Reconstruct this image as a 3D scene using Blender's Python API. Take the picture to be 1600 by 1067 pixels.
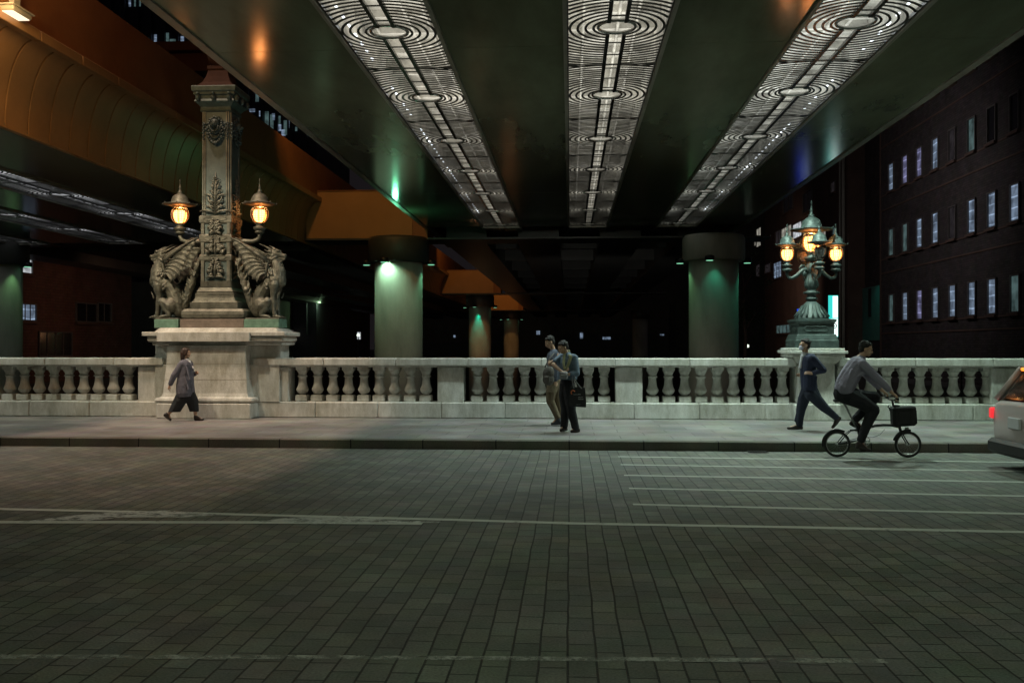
import bpy, math, random
from mathutils import Vector, Matrix, Euler, Quaternion, noise
R = math.radians
PI = math.pi
random.seed(7)
S = bpy.context.scene
for o in list(bpy.data.objects): bpy.data.objects.remove(o)
COL = S.collection

# ------------------------------------------------------------------ camera
EYE = 1.77
FPX = 1450.0
cd = bpy.data.cameras.new('camera'); cam = bpy.data.objects.new('camera', cd); COL.objects.link(cam)
cd.sensor_width = 36.0; cd.lens = 36.0*FPX/1600.0
cd.clip_start = 0.1; cd.clip_end = 2000
cam.location = (0, 0, EYE)
cam.rotation_euler = Euler((R(90+0.24), R(0.0), R(3.59)), 'XYZ')
S.camera = cam
RM = cam.rotation_euler.to_matrix()
def at(px, py, Y):
    """world point seen at photo pixel (px,py) on the plane y = Y"""
    d = RM @ Vector(((px-800)/FPX, (533.5-py)/FPX, -1))
    return cam.location + d*(Y/d.y)
def gx(px, Y): return at(px, 540, Y).x

# ------------------------------------------------------------------ world, exposure
w = bpy.data.worlds.new('World'); S.world = w; w.use_nodes = True
nt = w.node_tree; bg = nt.nodes['Background']
sky = nt.nodes.new('ShaderNodeTexSky'); sky.sky_type = 'NISHITA'; sky.sun_disc = False
sky.sun_elevation = R(-6); sky.sun_rotation = R(200); sky.air_density = 1.0; sky.dust_density = 2.0
addn = nt.nodes.new('ShaderNodeMixRGB'); addn.blend_type = 'ADD'; addn.inputs[0].default_value = 1.0
addn.inputs[2].default_value = (0.06, 0.05, 0.056, 1)      # glow of the city on the night sky
nt.links.new(sky.outputs[0], addn.inputs[1]); nt.links.new(addn.outputs[0], bg.inputs[0])
bg.inputs[1].default_value = 0.12
S.view_settings.view_transform = 'Standard'; S.view_settings.look = 'None'
S.view_settings.gamma = 1; S.view_settings.exposure = 0.12
S.render.engine = 'CYCLES'
S.cycles.max_bounces = 5; S.cycles.diffuse_bounces = 3; S.cycles.glossy_bounces = 3
S.cycles.sample_clamp_indirect = 3.0

def lamp(kind, name, loc, target, energy, color, size=0.3, spot=70, blend=0.4, sx=None):
    l = bpy.data.lights.new(name, kind); l.energy = energy; l.color = color
    if kind == 'AREA':
        l.size = size
        if sx: l.shape = 'RECTANGLE'; l.size = sx[0]; l.size_y = sx[1]
    else:
        l.shadow_soft_size = size
    if kind == 'SPOT': l.spot_size = R(spot); l.spot_blend = blend
    o = bpy.data.objects.new(name, l); COL.objects.link(o); o.location = loc
    d = Vector(target)-Vector(loc)
    o.rotation_euler = d.to_track_quat('-Z', 'Y').to_euler()
    return o

DECK = EYE+4.9        # underside of the road deck overhead
SW = 0.15             # sidewalk level
# street lamp of the upper roadway, shining down through the gap between the two decks
lamp('SPOT', 'upper_road_lamp', (-11.6, 14.6, 24), (-7.2, 17.6, 0), 12500, (1.0, .70, .52), .8, 45, 1.0)
# flood lamp on the lip of the other deck (its housing is at the top left of the picture)
lamp('SPOT', 'flood_lamp', (-9.6, 16.4, EYE+5.9), (-7.9, 20.6, 2.2), 860, (1.0, .86, .62), .12, 62, .75)
lamp('SPOT', 'wall_wash_lamp', (-9.9, 15.6, EYE+6.1), (-11.4, 21.5, 6.5), 160, (1.0, .62, .26), .2, 150, .8)
# downlights set in the rings of the ceiling grilles above the sidewalk
lamp('SPOT', 'downlight_lamp', (-2.83, 18.95, DECK-.08), (-2.9, 18.9, 0), 420, (.80, .95, .88), .12, 130, .8)
lamp('SPOT', 'downlight_lamp', (0.72, 18.95, DECK-.08), (.9, 18.9, 0), 700, (.78, .98, .92), .12, 120, .8)
lamp('SPOT', 'downlight_lamp', (4.34, 18.95, DECK-.08), (4.3, 18.9, 0), 1250, (.78, 1.0, .86), .12, 120, .8)
lamp('SPOT', 'downlight_lamp', (8.6, 18.9, DECK+.4), (8.4, 18.6, 0), 800, (.70, 1.0, .82), .12, 120, .8)
lamp('SPOT', 'downlight_lamp', (-13.9, 18.9, EYE+4.3), (-13.4, 18.9, 0), 700, (.84, .95, .82), .12, 125, .8)
# added green-white fill behind the camera, at the near side's lantern spots
for lx_ in (-7.9, 5.4):
    lamp('POINT', 'near_side_fill', (lx_, -4.5, 4.9), (0,0,0), 170, (.74, 1.0, .70), .3)
for ly_, q_ in ((9.8, 1.0), (2.0, 1.0), (-5.5, .8)):  # added spots overhead, an even fill for the road
    for lx_, c_ in ((-2.83, (.92, .97, .72)), (.72, (.76, 1.0, .76)), (4.34, (.84, 1.0, .74))):
        lamp('SPOT', 'road_fill_spot', (lx_, ly_, DECK-.08), (lx_*1.6, ly_+.3, 0), 84*q_, c_, .15, 140, .7)
    lamp('SPOT', 'road_fill_spot', (-14.0, ly_, EYE+4.3), (-13.2, ly_, 0), 110*q_, (.92, 1.0, .74), .15, 140, .7)
    lamp('SPOT', 'road_fill_spot', (9.4, ly_, DECK+.6), (9.4, ly_, 0), 100*q_, (.84, 1.0, .80), .15, 140, .7)
lamp('SPOT', 'pier_front_fill', (-1.0, 23.5, 5.9), (-1.0, 38.5, 0), 480, (1.0, .97, .86), .3, 62, .7)  # added spot, lifts the fronts of the river piers
lamp('SPOT', 'river_bounce_fill', (1.0, 43, 0.5), (1.0, 90, 4.5), 330, (1.0, .93, .84), .4, 120, .9)  # added pair standing in for bounce light under the far deck
lamp('SPOT', 'river_bounce_fill', (-17.0, 43, 0.5), (-19.0, 90, 3.5), 350, (.9, 1.0, .86), .4, 110, .9)
lamp('SPOT', 'shaft_fill_light', (-5.2, 15.6, 5.2), (-7.8, 20.6, 6.3), 60, (.60, .90, 1.0), .3, 40, .8)

# ------------------------------------------------------------------ mesh builder
class MB:
    def __init__(s): s.v = []; s.f = []; s.sm = []
    def add(s, vs, fs, smooth=False, M=None):
        b = len(s.v)
        for p in vs:
            p = Vector(p)
            s.v.append(tuple(M @ p if M else p))
        for q in fs: s.f.append([i+b for i in q]); s.sm.append(smooth)
    def box(s, x0, x1, y0, y1, z0, z1, M=None, bev=0.0):
        if bev <= 0:
            vs = [(x, y, z) for z in (z0, z1) for y in (y0, y1) for x in (x0, x1)]
            s.add(vs, [(0,2,3,1), (4,5,7,6), (0,1,5,4), (2,6,7,3), (0,4,6,2), (1,3,7,5)], False, M)
        else:
            b = min(bev, (x1-x0)*.45, (y1-y0)*.45, (z1-z0)*.45)
            rings = []
            for z, i in ((z0, b), (z0+b, 0), (z1-b, 0), (z1, b)):
                k = b*.999
                ring = []
                a0, a1, c0, c1 = x0+i, x1-i, y0+i, y1-i
                ch = k if i == 0 else k*.3
                ring = [(a0+ch, c0, z), (a1-ch, c0, z), (a1, c0+ch, z), (a1, c1-ch, z), (a1-ch, c1, z), (a0+ch, c1, z), (a0, c1-ch, z), (a0, c0+ch, z)]
                rings.append(ring)
            vs = [p for r_ in rings for p in r_]
            fs = [tuple(range(7, -1, -1)), tuple(range(24, 32))]
            for k in range(3):
                for j in range(8):
                    fs.append((k*8+j, k*8+(j+1) % 8, (k+1)*8+(j+1) % 8, (k+1)*8+j))
            s.add(vs, fs, False, M)
        return s
    def lathe(s, prof, n=16, c=(0,0,0), M=None, smooth=True, ph=0.0, sq=None):
        vs = []; fs = []
        for r_, z in prof:
            for k in range(n):
                a = 2*PI*k/n+ph
                vs.append((c[0]+r_*math.cos(a), c[1]+r_*math.sin(a), c[2]+z))
        m = len(prof)
        for j in range(m-1):
            for k in range(n):
                fs.append((j*n+k, j*n+(k+1) % n, (j+1)*n+(k+1) % n, (j+1)*n+k))
        fs.append(tuple(range(n-1, -1, -1))); fs.append(tuple(range((m-1)*n, m*n)))
        s.add(vs, fs, smooth, M); return s
    def sqloft(s, prof, c=(0,0,0), dy=1.0, M=None):
        """square-section moulding: prof = (half width, z)"""
        vs = []; fs = []
        for h, z in prof:
            vs += [(c[0]-h, c[1]-h*dy, c[2]+z), (c[0]+h, c[1]-h*dy, c[2]+z), (c[0]+h, c[1]+h*dy, c[2]+z), (c[0]-h, c[1]+h*dy, c[2]+z)]
        for j in range(len(prof)-1):
            for k in range(4): fs.append((j*4+k, j*4+(k+1) % 4, (j+1)*4+(k+1) % 4, (j+1)*4+k))
        fs.append((3,2,1,0)); q = (len(prof)-1)*4; fs.append((q, q+1, q+2, q+3))
        s.add(vs, fs, False, M); return s
    def rloft(s, prof, c=(0,0,0), M=None):
        """rectangular moulding: prof = (half x, half y, z)"""
        vs = []; fs = []
        for h, g, z in prof:
            vs += [(c[0]-h, c[1]-g, c[2]+z), (c[0]+h, c[1]-g, c[2]+z), (c[0]+h, c[1]+g, c[2]+z), (c[0]-h, c[1]+g, c[2]+z)]
        for j in range(len(prof)-1):
            for k in range(4): fs.append((j*4+k, j*4+(k+1) % 4, (j+1)*4+(k+1) % 4, (j+1)*4+k))
        fs.append((3,2,1,0)); q = (len(prof)-1)*4; fs.append((q, q+1, q+2, q+3))
        s.add(vs, fs, False, M); return s
    def tube(s, pts, r, n=8, M=None, smooth=True, flat=None, closed=False):
        pts = [Vector(p) for p in pts]; m = len(pts)
        rs = r if isinstance(r, (list, tuple)) else [r]*m
        vs = []; fs = []; up = None
        for i, p in enumerate(pts):
            if closed: t = pts[(i+1) % m]-pts[(i-1) % m]
            else: t = pts[min(i+1, m-1)]-pts[max(i-1, 0)]
            t.normalize()
            if up is None:
                up = Vector((0,0,1)) if abs(t.z) < .9 else Vector((1,0,0))
            a = t.cross(up)
            if a.length < 1e-6: a = t.orthogonal()
            a.normalize(); b = a.cross(t); b.normalize(); up = b
            for k in range(n):
                an = 2*PI*k/n
                vs.append(p+a*math.cos(an)*rs[i]*(flat or 1)+b*math.sin(an)*rs[i])
        for i in range(m if closed else m-1):
            j = (i+1) % m
            for k in range(n): fs.append((i*n+k, i*n+(k+1) % n, j*n+(k+1) % n, j*n+k))
        if not closed:
            fs.append(tuple(range(n-1, -1, -1))); fs.append(tuple(range((m-1)*n, m*n)))
        s.add(vs, fs, smooth, M); return s
    def ball(s, c, r, M=None, n=10, m=7, rot=None, smooth=True):
        if not isinstance(r, (list, tuple, Vector)): r = (r, r, r)
        vs = []; fs = []
        q = rot.to_matrix() if rot is not None and not isinstance(rot, Matrix) else rot
        def P(x, y, z):
            p = Vector((x*r[0], y*r[1], z*r[2]))
            if q is not None: p = q @ p
            return p+Vector(c)
        vs.append(P(0,0,-1))
        for j in range(1, m):
            th = -PI/2+PI*j/m
            for k in range(n):
                a = 2*PI*k/n; vs.append(P(math.cos(th)*math.cos(a), math.cos(th)*math.sin(a), math.sin(th)))
        vs.append(P(0,0,1)); L = len(vs)-1
        for k in range(n):
            fs.append((0, 1+(k+1) % n, 1+k)); fs.append((L, 1+(m-2)*n+k, 1+(m-2)*n+(k+1) % n))
        for j in range(m-2):
            for k in range(n): fs.append((1+j*n+k, 1+j*n+(k+1) % n, 1+(j+1)*n+(k+1) % n, 1+(j+1)*n+k))
        s.add(vs, fs, smooth, M); return s
    def cap(s, p0, r0, p1, r1, n=10):
        """tapered capsule: two balls and a cone between them"""
        s.ball(p0, r0, n=n, m=6); s.ball(p1, r1, n=n, m=6)
        s.tube([p0, p1], [r0, r1], n=n); return s
    def chain(s, pts):
        for (p0, r0), (p1, r1) in zip(pts[:-1], pts[1:]): s.cap(p0, r0, p1, r1)
        return s
    def prism(s, poly, y0, y1, M=None, axis='y'):
        n = len(poly); vs = []
        for t in (y0, y1):
            for a, b in poly: vs.append((a, t, b) if axis == 'y' else ((t, a, b) if axis == 'x' else (a, b, t)))
        fs = [tuple(range(n)), tuple(range(2*n-1, n-1, -1))]
        for k in range(n): fs.append((k, k+n, (k+1) % n+n, (k+1) % n))
        s.add(vs, fs, False, M); return s
    def mesh(s, name):
        me = bpy.data.meshes.new(name); me.from_pydata(s.v, [], s.f)
        me.polygons.foreach_set('use_smooth', s.sm)
        me.update(); return me
    def build(s, name, mat, parent=None, remesh=None, smooth_it=4, loc=None, fixn=True):
        me = s.mesh(name)
        if fixn:
            import bmesh
            b = bmesh.new(); b.from_mesh(me); bmesh.ops.recalc_face_normals(b, faces=b.faces); b.to_mesh(me); b.free()
        if remesh:
            t = bpy.data.objects.new('tmp', me); COL.objects.link(t)
            m1 = t.modifiers.new('r', 'REMESH'); m1.mode = 'VOXEL'; m1.voxel_size = remesh; m1.use_smooth_shade = True
            if smooth_it:
                m2 = t.modifiers.new('s', 'SMOOTH'); m2.iterations = smooth_it; m2.factor = .5
            dg = bpy.context.evaluated_depsgraph_get(); dg.update()
            me2 = bpy.data.meshes.new_from_object(t.evaluated_get(dg)); bpy.data.objects.remove(t); me = me2
            me.polygons.foreach_set('use_smooth', [True]*len(me.polygons))
        o = bpy.data.objects.new(name, me); COL.objects.link(o)
        me.materials.clear(); me.materials.append(mat)
        if parent: o.parent = parent
        if loc: o.location = loc
        return o

def tag(o, label=None, cat=None, group=None, kind=None):
    if label: o['label'] = label
    if cat: o['category'] = cat
    if group: o['group'] = group
    if kind: o['kind'] = kind
    return o
def thing(name, loc, label, cat, group=None, rz=0):
    o = bpy.data.objects.new(name, None); COL.objects.link(o); o.location = loc; o.rotation_euler = (0, 0, rz)
    o.empty_display_size = .2
    return tag(o, label, cat, group)
def struct(name, mb, m): return tag(mb.build(name, m), kind='structure')
def copy_tree(o, parent=None):
    c = o.copy(); COL.objects.link(c); c.parent = parent
    for ch in list(o.children): copy_tree(ch, c)
    return c

# ------------------------------------------------------------------ materials
def mat(name, col, rough=.6, metal=0.0, var=.25, scale=3.0, bump=0.0, bscale=40.0, emit=None, es=1.0, col2=None, spec=None, coords='Object', streak=None, alpha=None, dirt=0):
    m = bpy.data.materials.new(name); m.use_nodes = True; t = m.node_tree; N = t.nodes; L = t.links
    p = N['Principled BSDF']; p.inputs['Roughness'].default_value = rough; p.inputs['Metallic'].default_value = metal
    if spec is not None: p.inputs['Specular IOR Level'].default_value = spec
    tc = N.new('ShaderNodeTexCoord')
    mp = N.new('ShaderNodeMapping'); L.new(tc.outputs[coords], mp.inputs[0])
    if streak: mp.inputs['Scale'].default_value = streak
    if emit:
        p.inputs['Emission Color'].default_value = (*emit, 1); p.inputs['Emission Strength'].default_value = es
    c = Vector(col)
    if var > 0:
        nz = N.new('ShaderNodeTexNoise'); nz.inputs['Scale'].default_value = scale; nz.inputs['Detail'].default_value = 6; nz.inputs['Roughness'].default_value = .65
        L.new(mp.outputs[0], nz.inputs[0])
        rp = N.new('ShaderNodeValToRGB'); L.new(nz.outputs[0], rp.inputs[0])
        rp.color_ramp.elements[0].position = .3; rp.color_ramp.elements[1].position = .7
        lo = c*(1-var); hi = Vector(col2) if col2 else c*(1+var)
        rp.color_ramp.elements[0].color = (*lo, 1); rp.color_ramp.elements[1].color = (*hi, 1)
        L.new(rp.outputs[0], p.inputs['Base Color'])
        if dirt:
            n3 = N.new('ShaderNodeTexNoise'); n3.inputs['Scale'].default_value = dirt; n3.inputs['Detail'].default_value = 10; n3.inputs['Roughness'].default_value = .78
            g3 = N.new('ShaderNodeNewGeometry'); m3 = N.new('ShaderNodeMapping'); m3.inputs['Scale'].default_value = (1,1,.35)
            L.new(g3.outputs['Position'], m3.inputs[0]); L.new(m3.outputs[0], n3.inputs[0])
            r3 = N.new('ShaderNodeValToRGB'); L.new(n3.outputs[0], r3.inputs[0]); r3.color_ramp.elements[0].position = .36; r3.color_ramp.elements[1].position = .58
            r3.color_ramp.elements[0].color = (.45,.43,.36,1); r3.color_ramp.elements[1].color = (1,1,1,1)
            mx = N.new('ShaderNodeMixRGB'); mx.blend_type = 'MULTIPLY'; mx.inputs[0].default_value = .85
            L.new(rp.outputs[0], mx.inputs[1]); L.new(r3.outputs[0], mx.inputs[2]); L.new(mx.outputs[0], p.inputs['Base Color'])
    else: p.inputs['Base Color'].default_value = (*col, 1)
    if bump > 0:
        n2 = N.new('ShaderNodeTexNoise'); n2.inputs['Scale'].default_value = bscale; n2.inputs['Detail'].default_value = 5
        L.new(mp.outputs[0], n2.inputs[0])
        b = N.new('ShaderNodeBump'); b.inputs['Strength'].default_value = bump; b.inputs['Distance'].default_value = .02
        L.new(n2.outputs[0], b.inputs['Height']); L.new(b.outputs[0], p.inputs['Normal'])
    return m
def glow(name, col, st):
    m = bpy.data.materials.new(name); m.use_nodes = True; t = m.node_tree; p = t.nodes['Principled BSDF']
    p.inputs['Base Color'].default_value = (*[c*.5 for c in col], 1)
    p.inputs['Emission Color'].default_value = (*col, 1); p.inputs['Emission Strength'].default_value = st
    return m
def brickmat(name, c1, c2, mortar, bw, rh, msize=.012, axes='YX', rough=.7, bump=.4, offset=.5, spec=.4, stain=.35, hue=.25):
    m = bpy.data.materials.new(name); m.use_nodes = True; t = m.node_tree; N = t.nodes; L = t.links
    p = N['Principled BSDF']; p.inputs['Roughness'].default_value = rough; p.inputs['Specular IOR Level'].default_value = spec
    g = N.new('ShaderNodeNewGeometry'); sp = N.new('ShaderNodeSeparateXYZ'); L.new(g.outputs['Position'], sp.inputs[0])
    cb = N.new('ShaderNodeCombineXYZ'); L.new(sp.outputs[axes[0]], cb.inputs[0]); L.new(sp.outputs[axes[1]], cb.inputs[1])
    # a little waviness so that joints are not ruler straight
    nz0 = N.new('ShaderNodeTexNoise'); nz0.inputs['Scale'].default_value = 1.3; L.new(g.outputs['Position'], nz0.inputs[0])
    va = N.new('ShaderNodeVectorMath'); va.operation = 'MULTIPLY_ADD'; L.new(nz0.outputs['Color'], va.inputs[0]); va.inputs[1].default_value = (.03,.03,0); L.new(cb.outputs[0], va.inputs[2])
    b = N.new('ShaderNodeTexBrick'); L.new(va.outputs[0], b.inputs[0]); b.inputs['Scale'].default_value = 1.0
    b.inputs['Brick Width'].default_value = bw; b.inputs['Row Height'].default_value = rh; b.inputs['Mortar Size'].default_value = msize
    b.inputs['Mortar Smooth'].default_value = .3; b.offset = offset; b.inputs['Color1'].default_value = (*c1, 1); b.inputs['Color2'].default_value = (*c2, 1)
    b.inputs['Mortar'].default_value = (*mortar, 1); b.inputs['Bias'].default_value = -.1
    nz = N.new('ShaderNodeTexNoise'); nz.inputs['Scale'].default_value = .8; nz.inputs['Detail'].default_value = 8; nz.inputs['Roughness'].default_value = .7; L.new(g.outputs['Position'], nz.inputs[0])
    rp = N.new('ShaderNodeMapRange'); rp.inputs[1].default_value = .3; rp.inputs[2].default_value = .7; rp.inputs[3].default_value = 1-stain; rp.inputs[4].default_value = 1+stain; L.new(nz.outputs[0], rp.inputs[0])
    nf = N.new('ShaderNodeTexNoise'); nf.inputs['Scale'].default_value = 60; nf.inputs['Detail'].default_value = 4; L.new(g.outputs['Position'], nf.inputs[0])
    rf = N.new('ShaderNodeMapRange'); rf.inputs[1].default_value = .3; rf.inputs[2].default_value = .7; rf.inputs[3].default_value = .75; rf.inputs[4].default_value = 1.3; L.new(nf.outputs[0], rf.inputs[0])
    mm = N.new('ShaderNodeMath'); mm.operation = 'MULTIPLY'; L.new(rp.outputs[0], mm.inputs[0]); L.new(rf.outputs[0], mm.inputs[1])
    mx = N.new('ShaderNodeMixRGB'); mx.blend_type = 'MULTIPLY'; mx.inputs[0].default_value = 1
    
    nh = N.new('ShaderNodeTexNoise'); nh.inputs['Scale'].default_value = 2.2; nh.inputs['Detail'].default_value = 3; L.new(g.outputs['Position'], nh.inputs[0])
    hm = N.new('ShaderNodeMixRGB'); hm.blend_type = 'OVERLAY'; hm.inputs[0].default_value = hue; L.new(b.outputs[0], hm.inputs[1]); L.new(nh.outputs['Color'], hm.inputs[2])
    L.new(hm.outputs[0], mx.inputs[1]); L.new(mm.outputs[0], mx.inputs[2]); L.new(mx.outputs[0], p.inputs['Base Color'])
    s1 = N.new('ShaderNodeMath'); s1.operation = 'MULTIPLY_ADD'; L.new(b.outputs['Fac'], s1.inputs[0]); s1.inputs[1].default_value = -1.0; L.new(nf.outputs[0], s1.inputs[2])
    bp = N.new('ShaderNodeBump'); bp.inputs['Strength'].default_value = bump; bp.inputs['Distance'].default_value = .01
    L.new(s1.outputs[0], bp.inputs['Height']); L.new(bp.outputs[0], p.inputs['Normal'])
    return m

M = {}
M['road'] = brickmat('road_brick', (.098,.104,.088), (.155,.158,.132), (.018,.018,.015), .27, .160, .0075, 'YX', .6, .6, .5, .45, .4)
M['sidewalk'] = brickmat('sidewalk_stone', (.185,.175,.168), (.25,.238,.23), (.09,.085,.08), .9, .6, .010, 'XY', .45, .35, .5, .4, .42)
M['kerb'] = brickmat('kerb_stone', (.11,.105,.085), (.14,.13,.105), (.02,.02,.02), 1.25, 3.0, .012, 'XZ', .7, .3, .0, .3, .3)
M['stone'] = mat('granite', (.62,.62,.585), .75, 0, .2, 1.6, .45, 60, coords='Object', streak=(1,1,.5), dirt=1.5)
M['stone_dark'] = mat('stained_granite', (.40,.36,.30), .8, 0, .3, 2.5, .35, 60)
M['bronze'] = mat('weathered_bronze', (.125,.13,.105), .5, .35, .4, 5, .35, 30, col2=(.24,.24,.195))
M['bronze_red'] = mat('reddish_bronze', (.22,.18,.15), .55, .2, .3, 5, .3, 30)
M['patina'] = mat('green_patina', (.16,.29,.22), .6, .25, .3, 8, .3, 40)
M['deck'] = mat('painted_steel_deck', (.165,.185,.125), .16, 0, .3, .9, .006, 6, coords='Object', streak=(1,.3,1), spec=.75)
M['deck_dark'] = mat('old_painted_girder', (.05,.052,.048), .5, 0, .25, .8)
M['trim'] = mat('deck_edge_trim', (.25,.24,.20), .45, 0, .2, 2)
M['grille'] = mat('dark_grille_metal', (.10,.10,.095), .3, .85, .5, 7)
M['grille_ring'] = mat('bright_ring_metal', (.35,.35,.34), .3, .8, .3, 4)
M['cavity'] = mat('cavity_plates', (.50,.49,.45), .55, 0, .62, 1.6, .5, 8)
M['cove'] = mat('cream_steel_panels', (.27,.15,.062), .45, 0, .2, .8, .02, 9)
M['redwall'] = mat('red_brown_parapet', (.24,.092,.030), .6, 0, .2, .8)
M['orange'] = mat('orange_crossbeam', (.36,.185,.07), .6, 0, .1, .8)
M['concrete'] = mat('pier_concrete', (.42,.41,.36), .8, 0, .25, 1.2, .3, 12, streak=(1,1,.3))
M['black'] = mat('black_metal', (.02,.02,.022), .4, .3, .1, 5)
# ================================================================== SETTING
D = 20.5      # front face of the balustrade's base course
# ground and water: one sheet of water far below the bridge, reaching the horizon
mb = MB(); mb.box(-700, 700, -300, 1200, -5.2, -5.0)
M['water'] = mat('night_river', (.012,.016,.016), .08, 0, .1, 1, .25, 2.5, streak=(1,.5,1))
struct('river_water', mb, M['water'])
mb = MB(); mb.box(-60, 60, -12, 15.75, -.6, 0); struct('brick_road', mb, M['road'])
mb = MB(); mb.box(-60, 60, 15.98, 21.5, -.6, SW); struct('sidewalk', mb, M['sidewalk'])
mb = MB(); mb.box(-60, 60, 15.75, 15.98, -.6, SW+.003, bev=.012); struct('kerb', mb, M['kerb'])
# banks on both sides of the river
M['bank'] = mat('bank_stone', (.09,.085,.08), .85, 0, .3, .5)
mb = MB(); mb.box(-140, -27.6, 22.5, 420, -5.05, -.2); struct('left_bank', mb, M['bank'])
mb = MB(); mb.box(17.4, 140, 22.5, 420, -5.05, -.2); struct('right_bank', mb, M['bank'])

# painted lines on the road, worn
def worn(name, col, thr=.5):
    m = bpy.data.materials.new(name); m.use_nodes = True; t = m.node_tree; N = t.nodes; L = t.links; p = N['Principled BSDF']
    p.inputs['Base Color'].default_value = (*col, 1); p.inputs['Roughness'].default_value = .6
    g = N.new('ShaderNodeNewGeometry')
    nz = N.new('ShaderNodeTexNoise'); nz.inputs['Scale'].default_value = 5; nz.inputs['Detail'].default_value = 9; nz.inputs['Roughness'].default_value = .75
    L.new(g.outputs['Position'], nz.inputs[0])
    mr = N.new('ShaderNodeMapRange'); mr.inputs[1].default_value = thr-.12; mr.inputs[2].default_value = thr+.08; mr.inputs[3].default_value = 0; mr.inputs[4].default_value = .8
    L.new(nz.outputs[0], mr.inputs[0]); L.new(mr.outputs[0], p.inputs['Alpha']); return m
M['line'] = worn('worn_white_paint', (.66,.68,.62), .36)
M['line_faint'] = worn('faint_white_paint', (.5,.5,.46), .54)
M['line_smear'] = worn('smeared_white_paint', (.60,.61,.58), .47)
def gp(px, py):      # point on the road at a photo pixel
    d = RM @ Vector(((px-800)/FPX, (533.5-py)/FPX, -1)); t = -EYE/d.z
    return (d.x*t, d.y*t)
def line(name, pts, wd, m, z=.004):
    mb = MB(); vs = []; fs = []
    P = [gp(*p) for p in pts]
    W_ = wd if isinstance(wd, list) else [wd]*len(P)
    for (x, y), w1 in zip(P, W_): vs += [(x, y-w1/2, z), (x, y+w1/2, z)]
    for k in range(len(P)-1): fs.append((2*k, 2*k+2, 2*k+3, 2*k+1))
    mb.add(vs, fs); return struct(name, mb, m)
line('lane_line', [(-120, 793), (200, 799.5), (455, 806), (700, 812), (900, 818), (1250, 824), (1720, 834)], .11, M['line'])
line('lane_line', [(-120, 816), (200, 816), (455, 816.5), (660, 818)], .13, M['line'], .0045)
line('old_line_patch', [(30, 816), (70, 813), (110, 809), (160, 807), (205, 804), (250, 803), (300, 805), (345, 804)], [.03, .22, .30, .46, .34, .40, .26, .04], M['line_smear'], .005)
line('old_line_patch', [(405, 815), (450, 812), (500, 814), (560, 813), (610, 815.5), (690, 816)], [.03, .24, .36, .26, .20, .03], M['line_smear'], .005)
for a, b in (((966,713.5),(1640,723)), ((970,726),(1640,737)), ((975,742.6),(1640,754)), ((983,763),(1640,776)), ((989,788),(1640,804))):
    line('hatch_line', [a, b], .085 if a[1] < 740 else .10, M['line'])
line('faint_line', [(-40, 1026), (500, 1027), (1385, 1033)], .07, M['line_faint'])

# ------------------------------------------------------------------ stone balustrade
def baluster_mesh():
    mb = MB()
    mb.box(-.135, .135, -.135, .135, 0, .145, bev=.018)
    mb.lathe([(.06,.145), (.068,.165), (.105,.195), (.132,.24), (.139,.265), (.134,.285), (.114,.325), (.101,.365), (.092,.43), (.087,.50), (.088,.545), (.110,.552), (.114,.575), (.092,.587), (.088,.605), (.10,.64), (.124,.68), (.128,.70)], n=18)
    mb.box(-.128, .128, -.128, .128, .70, .80, bev=.01)
    return mb
bal_src = None
PITCH = .3545
def baluster(x, parent, z):
    global bal_src
    if bal_src is None:
        o = baluster_mesh().build('baluster', M['stone'], parent); bal_src = o
    else:
        o = bal_src.copy(); COL.objects.link(o); o.parent = parent
    o.location = (x, .29, z); o.rotation_euler.z = random.choice((0, PI/2, PI, -PI/2)); return o
def section(x0, x1, dies, bays, label):
    """stone balustrade from x0 to x1; dies=[(a,b)], bays=[(first centre, count)]"""
    r = thing('stone_balustrade', ((x0+x1)/2, D, SW), label, 'balustrade', 'sections of the stone balustrade')
    c = (x0+x1)/2
    mb = MB()
    # base course in blocks with fine joints
    x = x0
    while x < x1-.01:
        n = min(x+1.42, x1)
        if x1-n < .5: n = x1
        mb.box(x-c+.002, n-c-.002, 0, .58, 0, .355, bev=.022); x = n
    mb.build('base_course', M['stone'], r)
    mb = MB(); x = x0
    while x < x1-.01:
        n = min(x+1.62, x1)
        if x1-n < .6: n = x1
        mb.box(x-c+.0015, n-c-.0015, -.06, .64, 1.165, 1.335, bev=.02)
        x = n
    mb.box(x0-c, x1-c, .09, .49, 1.13, 1.165)
    mb.build('coping', M['stone'], r)
    for a, b in dies:
        mb = MB(); mb.box(a-c, b-c, .05, .53, .355, 1.13, bev=.012); mb.build('die', M['stone'], r)
    for a, n in bays:
        for k in range(n): baluster(a+k*PITCH-c, r, .355)
    return r
def X(px): return gx(px, D)
b0 = X(468.5)
sec1 = section(X(396), X(1244), [(X(396), X(450)), (X(683), X(724)), (X(962), X(1004))],
        [(X(467), 9), (X(744), 9), (X(1021), 9)], 'long stone balustrade between the tall bronze pylon and the candelabra lamp')
section(X(-140), X(256), [(X(214), X(256)), (X(-54), X(-14))], [(X(4)-0*PITCH, 9), (X(-272)+.0, 6)][:1], 'stone balustrade left of the tall bronze pylon')
section(X(1310), X(1860), [(X(1310), X(1322)), (X(1551), X(1598))], [(X(1340), 9), (X(1617), 9)], 'stone balustrade right of the candelabra lamp, behind the cyclist')

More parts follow.
